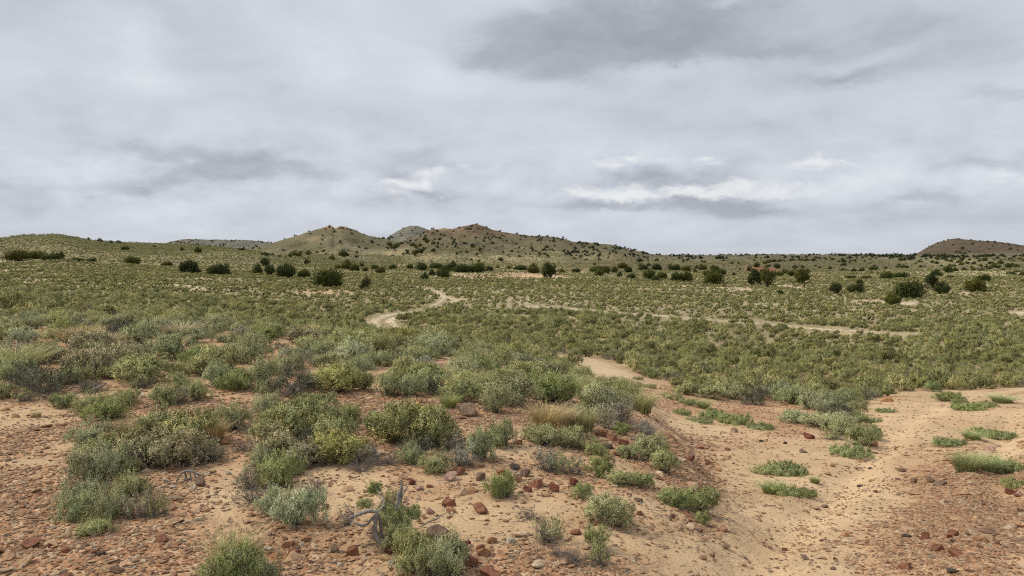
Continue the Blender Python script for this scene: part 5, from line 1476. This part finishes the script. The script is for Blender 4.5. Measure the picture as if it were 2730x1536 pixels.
RK = [ # u, v(base), w, h, colour, label
 (31,549,25,10,'red','flat reddish rock low on the left gravel'),
 (50,548,8,7,'dred','small dark red stone right of the flat reddish rock'),
 (66,554,16,9,'red','squarish reddish stone right of the small dark red one'),
 (92,556,12,6,'red','flat brown-red stone in the bottom left gravel'),
 (100,556,11,5,'dark','dark flat chip in the bottom left gravel'),
 (163,543,18,8,'red','red-brown rock in front of the big left clump'),
 (180,523,10,6,'dred','dark red stone right of the big left clump'),
 (146,548,8,4,'orange','small orange stone beside a red-brown rock'),
 (200,487,14,11,'brown','brown rock under the exposed roots'),
 (173,489,8,6,'pale','pale stone left of the exposed roots'),
 (193,490,9,6,'pale','pale stone touching the brown rock under the roots'),
 (166,483,8,6,'pale','small pale stone at the edge of the tan shrub'),
 (228,475,10,5,'pale','pale flat stone right of the exposed roots'),
 (207,476,8,5,'pale','pale stone under the tan and yellow shrub'),
 (143,398,10,5,'pale','cream stone on bare ground behind the spiky row'),
 (226,445,10,10,'orange','orange-pink rock between golden grass and bleached twigs'),
 (135,569,6,3,'pale','tiny white chip in the bottom gravel'),
 (468,417,24,15,'brown','large brown boulder behind the yellow mass'),
 (450,481,18,10,'pink','pink slanting slab above the rocky slope'),
 (458,475,17,9,'red','reddish rock just behind the pink slab'),
 (481,481,14,9,'brown','grey-brown block right of the pink slab'),
 (503,475,15,9,'orange','orange rock behind the isolated green sagebrush'),
 (518,481,14,8,'brown','brown rock right of the isolated green sagebrush'),
 (411,485,10,9,'dred','dark red stone beside the pale silt'),
 (418,491,12,8,'pink','pinkish stone below the dark red one'),
 (430,488,8,5,'orange','small orange stone under the grey-green sagebrush'),
 (448,508,19,12,'red','rounded red rock in the middle of the silt'),
 (450,513,13,7,'orange','orange stone touching the rounded red rock'),
 (429,515,10,10,'pink','pink upright stone left of the rounded red rock'),
 (472,493,10,6,'orange','orange stone between slab and isolated sagebrush'),
 (481,514,22,11,'red','wide red rock on the pale silt'),
 (497,492,10,7,'dred','dark red stone left of the isolated sagebrush'),
 (437,541,28,16,'brown','dark brown boulder above the bottom sagebrush pair'),
 (452,544,10,8,'red','red stone at the right end of the dark brown boulder'),
 (352,557,17,14,'red','rounded red rock on the gravel under the pale silt'),
 (334,553,11,9,'brown','brown rock left of the rounded red one'),
 (289,548,15,9,'orange','orange rock below the round silvery sagebrush'),
 (307,543,12,8,'orange','second orange rock below the round silvery sagebrush'),
 (294,556,16,7,'red','flat red-brown rock at the bottom of the gravel'),
 (302,546,7,5,'pale','white stone between the two orange rocks'),
 (391,566,10,9,'pale','white pointed stone near the bottom edge'),
 (398,565,7,7,'red','red stone touching the white pointed one'),
 (389,555,18,9,'dred','dark red rock under the weathered trunk'),
 (326,510,11,8,'red','red rock right of the round silvery sagebrush'),
 (471,568,22,18,'red','large red-brown rock near the bottom edge'),
 (485,558,18,14,'orange','orange-brown rock behind the large one near the bottom'),
 (493,544,13,9,'orange','orange rock above the bottom rocks'),
 (466,547,11,8,'dred','dark stone left of the bottom orange rocks'),
 (490,579,26,12,'red','flat red rock cut by the bottom edge'),
 (511,544,13,7,'pale','pale brown stone right of the bottom rocks'),
 (480,551,12,8,'red','red stone wedged among the bottom rocks'),
 (340,568,9,5,'pale','pale chip near the bottom gravel'),
 (268,552,10,6,'pale','pale stone left of the orange rocks'),
 (623,447,13,11,'dred','dark red block under the bright leafy sprig'),
 (600,437,14,8,'red','red slab at the foot of the big grey shrub'),
 (612,441,16,9,'red','red rock between the slab and the dark red block'),
 (607,449,15,6,'dark','dark flat slab on the bank'),
 (591,436,10,5,'orange','orange stone left of the red slab'),
 (617,456,8,6,'dred','small dark red stone below the block'),
 (573,487,12,13,'dred','dark red upright rock below the twiggy shrub'),
 (555,492,13,10,'dred','dark red round rock, middle of three'),
 (536,488,17,9,'red','red rock at the left of three'),
 (528,492,11,7,'dred','dark low rock in front of the left red one'),
 (583,471,12,5,'orange','flat orange stone right of the twiggy shrub'),
 (519,445,12,7,'red','red stone in front of the tall spiky bluish sagebrush'),
 (526,477,13,10,'brown','brown broken rock above the three red ones'),
 (514,470,12,7,'dark','dark rock left of the broken brown one'),
 (518,483,14,8,'orange','orange rock left of the three red ones'),
 (672,441,7,7,'orange','orange stone on top of the bank'),
 (734,431,10,4,'brown','brown flat stone on the sand by the mats'),
 (660,480,9,4,'red','red chip half way down the bank'),
 (638,502,10,5,'brown','brown stone below the diagonal row'),
 (640,516,9,7,'red','red stone right of the round knobbly sagebrush'),
 (575,535,14,5,'red','flat red stone above the half-dead twigs'),
 (703,560,8,6,'orange','small orange stone alone at the bottom of the sand'),
 (700,533,8,5,'brown','brown stone on the sand below the wedge clump'),
 (672,519,7,8,'red','red stone left of the wedge clump tip'),
 (728,451,7,5,'red','red stone at the edge of the sand'),
 (708,466,12,5,'dred','dark red flakes where the bank meets the sand'),
 (690,461,14,4,'dred','dark red flakes along the bank'),
 (700,449,10,4,'red','reddish flakes at the top of the bank'),
 (808,439,14,8,'dred','dark red rock on the sand in front of the thicket'),
 (785,444,5,3,'dark','single black pebble on the sand'),
 (761,442,5,3,'dark','two-tone dark pebble left of the black one'),
 (803,453,9,4,'brown','low brown stone below the dark red rock'),
 (875,447,11,7,'orange','brown-orange rock at the tip of the thicket'),
 (832,467,7,5,'orange','small orange-brown stone on the sand'),
 (871,469,6,2,'dark','thin dark chip in the road'),
 (901,472,13,5,'brown','brown stone ridge left of the road stones'),
 (914,483,8,6,'brown','small rounded brown stone, left of three'),
 (930,483,9,7,'brown','small dark rounded stone, middle of three'),
 (941,486,14,7,'brown','flat brown stone, right of three'),
 (860,487,7,3,'dark','dark chip on the sand left of three stones'),
 (825,508,8,4,'brown','little brown stones on the sand below the mats'),
 (950,504,13,4,'brown','flat half-buried brown stone at the right'),
 (982,505,7,4,'brown','small brown stone at the right gravel'),
 (926,540,15,12,'red','rounded brown boulder, left of the big bottom right pair'),
 (952,538,18,12,'red','rounded brown boulder, right of the big bottom right pair'),
 (936,552,18,11,'red','brown boulder in front of the bottom right pair'),
 (957,558,20,10,'red','jagged brown boulder lowest of the bottom right group'),
 (907,538,11,5,'dark','dark flat stone left of the bottom right pair'),
 (953,543,7,4,'dark','small dark stone between the bottom right boulders'),
 (980,542,14,7,'orange','orange rock right of the bottom right pair'),
 (997,545,10,7,'red','brown rock right of the orange one'),
 (905,570,16,8,'red','broad brown stone at the bottom edge'),
 (953,574,12,6,'dark','dark stone at the bottom edge'),
 (1011,495,13,8,'dred','dark stone under the mat at the right edge'),
 (1020,497,12,6,'pink','pinkish pale rock cut by the right edge'),
 (987,476,9,3,'red','reddish stone in front of the bright grass'),
 (990,450,12,5,'pink','pinkish gravelly rock under the curved grassy strip'),
 (887,402,14,7,'orange','tan block of earth on the cut beyond the thicket'),
 (835,560,6,3,'red','small red chip on the bottom sand'),
 (785,551,7,4,'dred','dark red chip on the bottom sand'),
 (805,560,11,4,'brown','brown flake on the bottom sand'),
 (833,570,10,3,'brown','brown flake near the bottom edge sand'),
]
rr = random.Random(8)
for u, v, wp, hp, k, lab in RK:
    X, Y = at_px([u], [v], ymin=2.2, ymax=60); x, y = float(X[0]), float(Y[0])
    wd = pxw(wp, y) * .95; hh = pxw(hp, y) * 1.05; y2 = y + wd * .3; x2 = x * y2 / y
    z = float(height(np.array([x2]), np.array([y2]))[0])
    j = 0 if hh / wd > .62 else (1 if hh / wd > .45 else 2)
    o = link('rock', RM[k][j]); fl = (.75, .6, .42)[j]
    o.scale = (wd, wd * rr.uniform(.9, 1.2), hh / fl * 1.15); o.location = (x2, y2, z + hh * .22)
    o.rotation_euler = (rr.uniform(-.2, .2), rr.uniform(-.2, .2), rr.choice([0, math.pi]) + rr.uniform(-.5, .5))
    tag(o, lab, 'rock', 'rocks on the stony ground')
PEB = [rock_mesh(960 + i, M_PEBBLE, fl, 2, 9, .0) for i, fl in enumerate([.35, .28, .45, .6, .3, .5, .25, .4])]
C_P = source_collection('pebble_kinds', PEB)
rg = np.random.default_rng(77)
def stones(n, y0, y1, smin, smax, powr, tmin=-.8, tmax=.8, thr=0.):
    x, y = sample_area(rg, n, y0, y1, tmin, tmax)
    z = height(x, y); u, v = px_of(x, y, z)
    ok = (v > 385) & (u > -160) & (u < 1400)
    x, y, z, u, v = x[ok], y[ok], z[ok], u[ok], v[ok]
    _, gr_, _, _, _ = [a[0] if a is not None else None for a in [f for f in terrain_fields(x[None], y[None], z[None], u[None], v[None], np.full((1, len(x)), -1))]]
    cl = fbm(x / .3, y / .3, 99, 3)
    k = rg.uniform(0, 1, len(x)) < np.clip((gr_ - .08) * 1.15 + cl * .5, .09, 1)
    x, y, z = x[k], y[k], z[k]
    s = smin + (smax - smin) * rg.uniform(0, 1, len(x)) ** powr
    return x, y, z, s
A = [stones(120000, 3.0, 8.5, .014, .052, 2.2), stones(80000, 8.5, 20, .03, .08, 2.5), stones(7000, 3.2, 13, .05, .14, 2.6)]
x = np.concatenate([a[0] for a in A]); y = np.concatenate([a[1] for a in A]); z = np.concatenate([a[2] for a in A]); s = np.concatenate([a[3] for a in A])
n = len(x); print('pebbles', n)
o = scatter('gravel', np.stack([x, y, z + s * .06], 1), rg.uniform(0, 6.28, n), np.stack([s, s * rg.uniform(.7, 1.2, n), s * rg.uniform(.7, 1.2, n)], 1), rg.integers(0, 8, n), C_P, tilt=rg.normal(0, .18, (n, 2)))
tag(o, 'loose red-brown and tan stone chips strewn over the ground', 'gravel', kind='stuff')
# small dry litter: twigs and straws lying about
def litter_mesh():
    n = 2600; rgx = np.random.default_rng(12)
    x, y = sample_area(rgx, n * 3, 3.0, 12); z = height(x, y); u, v = px_of(x, y, z)
    k = (u > 0) & (u < 760) & (v > 400); x, y, z = x[k][:n], y[k][:n], z[k][:n]
    parts = []
    for i in range(len(x)):
        a = rgx.uniform(0, 6.28); L = rgx.uniform(.03, .14)
        pl = crooked((x[i], y[i], z[i] + .008), (math.cos(a), math.sin(a), 0.05), L, 3, rgx, .25)
        pl[:, 2] = z[i] + .006 + rgx.uniform(0, .01, 4)
        parts.append(tube(pl, np.array([1, .9, .7, .3]) * rgx.uniform(.0012, .003), 3))
    return join(parts)
V, Fc = litter_mesh()
o = link('twig_litter', build_mesh('twig_litter', V, Fc, M_TWIG, 4)); tag(o, 'thin dry twigs littering the ground under the shrubs', 'litter', kind='stuff')

# ------------------------------------------------------------------ weathered wood
def wood_piece(name, curves, mat, label, cat_, parent=None, ref=None, group=None):
    """curves: list of (points (u, v, extra depth m, lift m), radius px list); the first point fixes the distance"""
    u0, v0 = ref if ref else curves[0][0][0][:2]
    X, Y = at_px([u0], [v0], ymin=2.2, ymax=60); x0, y0 = float(X[0]), float(Y[0])
    z0 = float(height(np.array([x0]), np.array([y0]))[0])
    parts = []
    for ptsl, rad in curves:
        P3 = []
        for q in ptsl:
            uu, vv = q[0], q[1]; dyy = q[2] if len(q) > 2 else 0
            yy = y0 + dyy; s = ratio_of_v(vv); t = (uu - 512) / F
            P3.append((t * yy, yy, EYE + s * yy))
        P3 = np.array(P3) - np.array([x0, y0, z0])
        # smooth resample
        tt = np.linspace(0, len(P3) - 1, (len(P3) - 1) * 4 + 1); k = np.arange(len(P3))
        Q = np.stack([np.interp(tt, k, P3[:, i]) for i in range(3)], 1)
        for _ in range(2): Q[1:-1] = (Q[:-2] + Q[1:-1] * 2 + Q[2:]) / 4
        rgq = np.random.default_rng(len(Q)); Q[1:-1] += rgq.normal(0, .0015, Q[1:-1].shape)
        rd = np.interp(tt, np.linspace(0, len(P3) - 1, len(rad)), rad) / F * y0
        parts.append(tube(Q, rd * (1 + rgq.normal(0, .08, len(rd))), 7))
    V, Fc = join(parts)
    me = build_mesh(name, V, Fc, mat, 4, True)
    o = link(name, me, parent, (x0, y0, z0) if parent is None else (0, 0, 0))
    if parent is None: tag(o, label, cat_, group)
    return o, (x0, y0, z0)
X, Y = at_px([394], [552], ymin=2.2); cx, cy = float(X[0]), float(Y[0]); cz = float(height(X, Y)[0])
t = bpy.data.objects.new('weathered_sagebrush', None); scene.collection.objects.link(t); t.location = (cx, cy, cz)
tag(t, 'old sagebrush with thick curved grey trunk and green tufts in the middle of the slope', 'sagebrush')
curv = [
 ([(346,519,.05),(352,516.5),(360,513.5),(368,511),(375,512),(374,520),(371.5,530),(376,541),(386,548),(396,553)], [.9,1.6,1.9,2.1,2.2,2.3,2.5,2.6,2.2,1.4]),
 ([(348,519,.03),(353,525),(360,526.5),(366,524),(371,518),(376,513)], [.7,1.2,1.4,1.5,1.6]),
 ([(375,513,.03),(379,522,.03),(378,532,.03),(384,542,.03),(391,551,.03)], [1.4,1.6,1.6,1.5,1.2]),
 ([(371,516,.02),(374,526,.02),(374,537,.02),(380,546,.02),(388,553,.02)], [.9,1.1,1.1,1.0,.7]),
 ([(388,549,.08),(392,535,.1),(393,518,.12),(396,505,.14),(398,495,.15),(401,483,.15)], [1.4,1.6,1.6,2.2,2.6,1.0]),
 ([(396,505,.14),(402,494,.14),(407,486,.14)], [1.2,.8,.4]),
 ([(376,512,.05),(383,505,.1),(380,497,.15),(374,490,.2)], [1.0,.9,.7,.4]),
 ([(352,516,.04),(346,510,.04),(342,503,.04)], [.8,.6,.3]),
 ([(350,522,.04),(342,519,.05),(337,512,.05)], [.6,.5,.3]),
 ([(386,548,-.02),(398,551,-.03),(404,556,-.04)], [1.0,.7,.4]),
]
wood_piece('trunk', curv, M_OLD, None, None, parent=t, ref=(394, 552))
def puff(u, v, wp, hp, dy, pool, col, part='foliage'):
    yy = cy + dy; s = float(ratio_of_v(v)); me, h0 = prng.choice(VAR[pool]) if pool in VAR else (prng.choice(WOOD[pool]), .6)
    c = link(part, me, t); wd = pxw(wp, yy)
    c.location = ((u - 512) / F * yy - cx, yy - cy, EYE + s * yy - cz); c.scale = (wd, wd, pxw(hp, yy) / h0); c.rotation_euler = (0, 0, prng.uniform(0, 6.28))
    if col: c.color = jit(KC[col])
puff(398, 553, 42, 34, .03, 'bushy', 'sage'); puff(391, 534, 40, 30, .10, 'bushy', 'khaki'); puff(400, 537, 36, 28, .04, 'tallsage', 'sage'); puff(410, 522, 24, 18, .22, 'bushy', 'green'); puff(386, 515, 26, 16, .22, 'bushy', 'sage')
puff(373, 496, 21, 15, .34, 'bushy', 'green'); puff(363, 510, 22, 13, .26, 'bushy', 'sage')
puff(391, 512, 40, 36, .20, 'dead', None, 'twigs'); puff(392, 506, 26, 22, .22, 'thin', 'sage'); puff(378, 540, 34, 24, .06, 'dead', None, 'twigs'); puff(345, 524, 26, 26, .12, 'dead', None, 'twigs'); puff(384, 556, 30, 20, .02, 'dead', None, 'twigs'); puff(408, 556, 30, 30, .05, 'dead', None, 'twigs')
WP = [
 ('exposed_root', [([(171,484),(176,475),(181,471),(188,471),(194,474),(199,475)],[.6,1.0,1.5,1.5,1.1,.6]),([(181,473),(184,482),(187,490),(183,496),(178,499)],[1.0,.9,.7,.5,.3]),([(186,473),(187,481),(191,488),(189,494)],[.9,.8,.6,.3]),([(182,477),(178,484),(175,489)],[.7,.5,.3]),([(190,474),(195,481),(202,485)],[.6,.5,.3])], 'bare grey roots arching out under the tan and yellow shrubs'),
 ('dead_branch', [([(86,397),(88,390),(93,388),(99,386),(104,383)],[.5,1.0,1.3,1.1,.6]),([(92,396),(92,390),(90,383),(85,379)],[.6,.8,.7,.4]),([(96,387),(100,390),(106,389)],[.7,.5,.3])], 'curved pale grey branch at the right of the blackish sagebrush'),
 ('dead_branch', [([(509,507),(514,509),(521,513),(530,518),(538,523)],[.5,.8,1.0,1.2,1.2]),([(514,506),(522,510),(531,514),(539,521)],[.4,.6,.8,.9]),([(530,518),(534,511),(535,504)],[.7,.5,.3]),([(534,520),(541,514),(545,508)],[.6,.5,.3])], 'long bare grey branch reaching left of the half-dead shrub'),
 ('dead_branch', [([(712,516),(719,520),(726,523),(737,526)],[.6,.9,.8,.4]),([(714,521),(722,525),(731,530)],[.5,.7,.4]),([(716,518),(724,520),(732,521)],[.5,.5,.3])], 'grey dead branch pointing right from the wedge-shaped clump'),
 ('dead_branch', [([(618,562),(626,565),(636,571),(650,578)],[.8,1.3,1.5,1.0]),([(620,567),(630,572),(640,579)],[.6,1.0,.9]),([(624,563),(634,566),(644,570)],[.5,.7,.4]),([(612,566),(622,568),(632,576)],[.5,.8,.6])], 'splintered grey branch lying at the bottom edge'),
 ('dead_branch', [([(372,562),(375,568),(376,576),(377,586)],[.4,1.0,1.4,1.6]),([(375,570),(369,565),(366,560)],[.8,.5,.3]),([(376,574),(380,567),(383,562)],[.7,.5,.3])], 'bleached forked stub at the bottom edge left of the white stone'),
 ('dead_branch', [([(418,527),(426,523),(434,519),(441,515),(448,511)],[.6,.7,.6,.5,.3]),([(428,522),(434,523),(440,521)],[.4,.4,.2])], 'thin grey stick between the weathered trunk and the red rocks'),
 ('dead_branch', [([(385,424),(392,427),(399,432),(404,438)],[.4,.7,.8,.6]),([(392,427),(398,426),(404,428)],[.5,.4,.2])], 'grey stick poking through the right yellow mass'),
 ('dead_branch', [([(630,440),(640,437),(648,440),(656,443),(663,446)],[.8,1.0,.9,.7,.4]),([(632,438),(642,442),(650,448)],[.6,.7,.4]),([(636,436),(646,436),(655,440)],[.5,.5,.3])], 'dark dead wood below the big grey shrub on the bank'),
 ('dead_branch', [([(462,452),(468,449),(475,447),(482,448)],[.4,.7,.7,.4]),([(463,455),(470,453),(477,453)],[.4,.5,.3])], 'pale bent stick left of the bluish upright sagebrush'),
]
for nm, cv_, lab in WP:
    wood_piece(nm, cv_, M_OLD if 'bleached' not in lab else M_PALE, lab, 'root' if nm == 'exposed_root' else 'dead branch')
# red wall-like bank and a flat pale building far off are too faint to read; the boulders crowning the rocky hill are not
hr = [(329,226.6,4.5,3.2,'left boulder of the rocky crown on the pointed hill'),(333,227.8,3,2.2,'small boulder between the two crown rocks of the pointed hill'),(341,227.4,6,2.6,'right boulder of the rocky crown on the pointed hill'),(347,228.2,4,2.0,'lower right crown boulder of the pointed hill'),(326,228.2,4,2.2,'boulder at the left shoulder of the crown rocks')]
for u, v, wp, hp, lab in hr:
    X, Y = at_px([u], [v + 1.5], ymin=300); x, y = float(X[0]), float(Y[0]); z = float(height(X, Y)[0])
    o = link('boulder', RM['brown'][0]); wd = pxw(wp, y); hh = pxw(hp, y)
    o.scale = (wd, wd, hh / .75 * 1.3); o.location = (x, y, z + hh * .4); o.rotation_euler = (0, 0, rr.uniform(0, 3))
    tag(o, lab, 'boulder', 'boulders crowning the pointed hill')
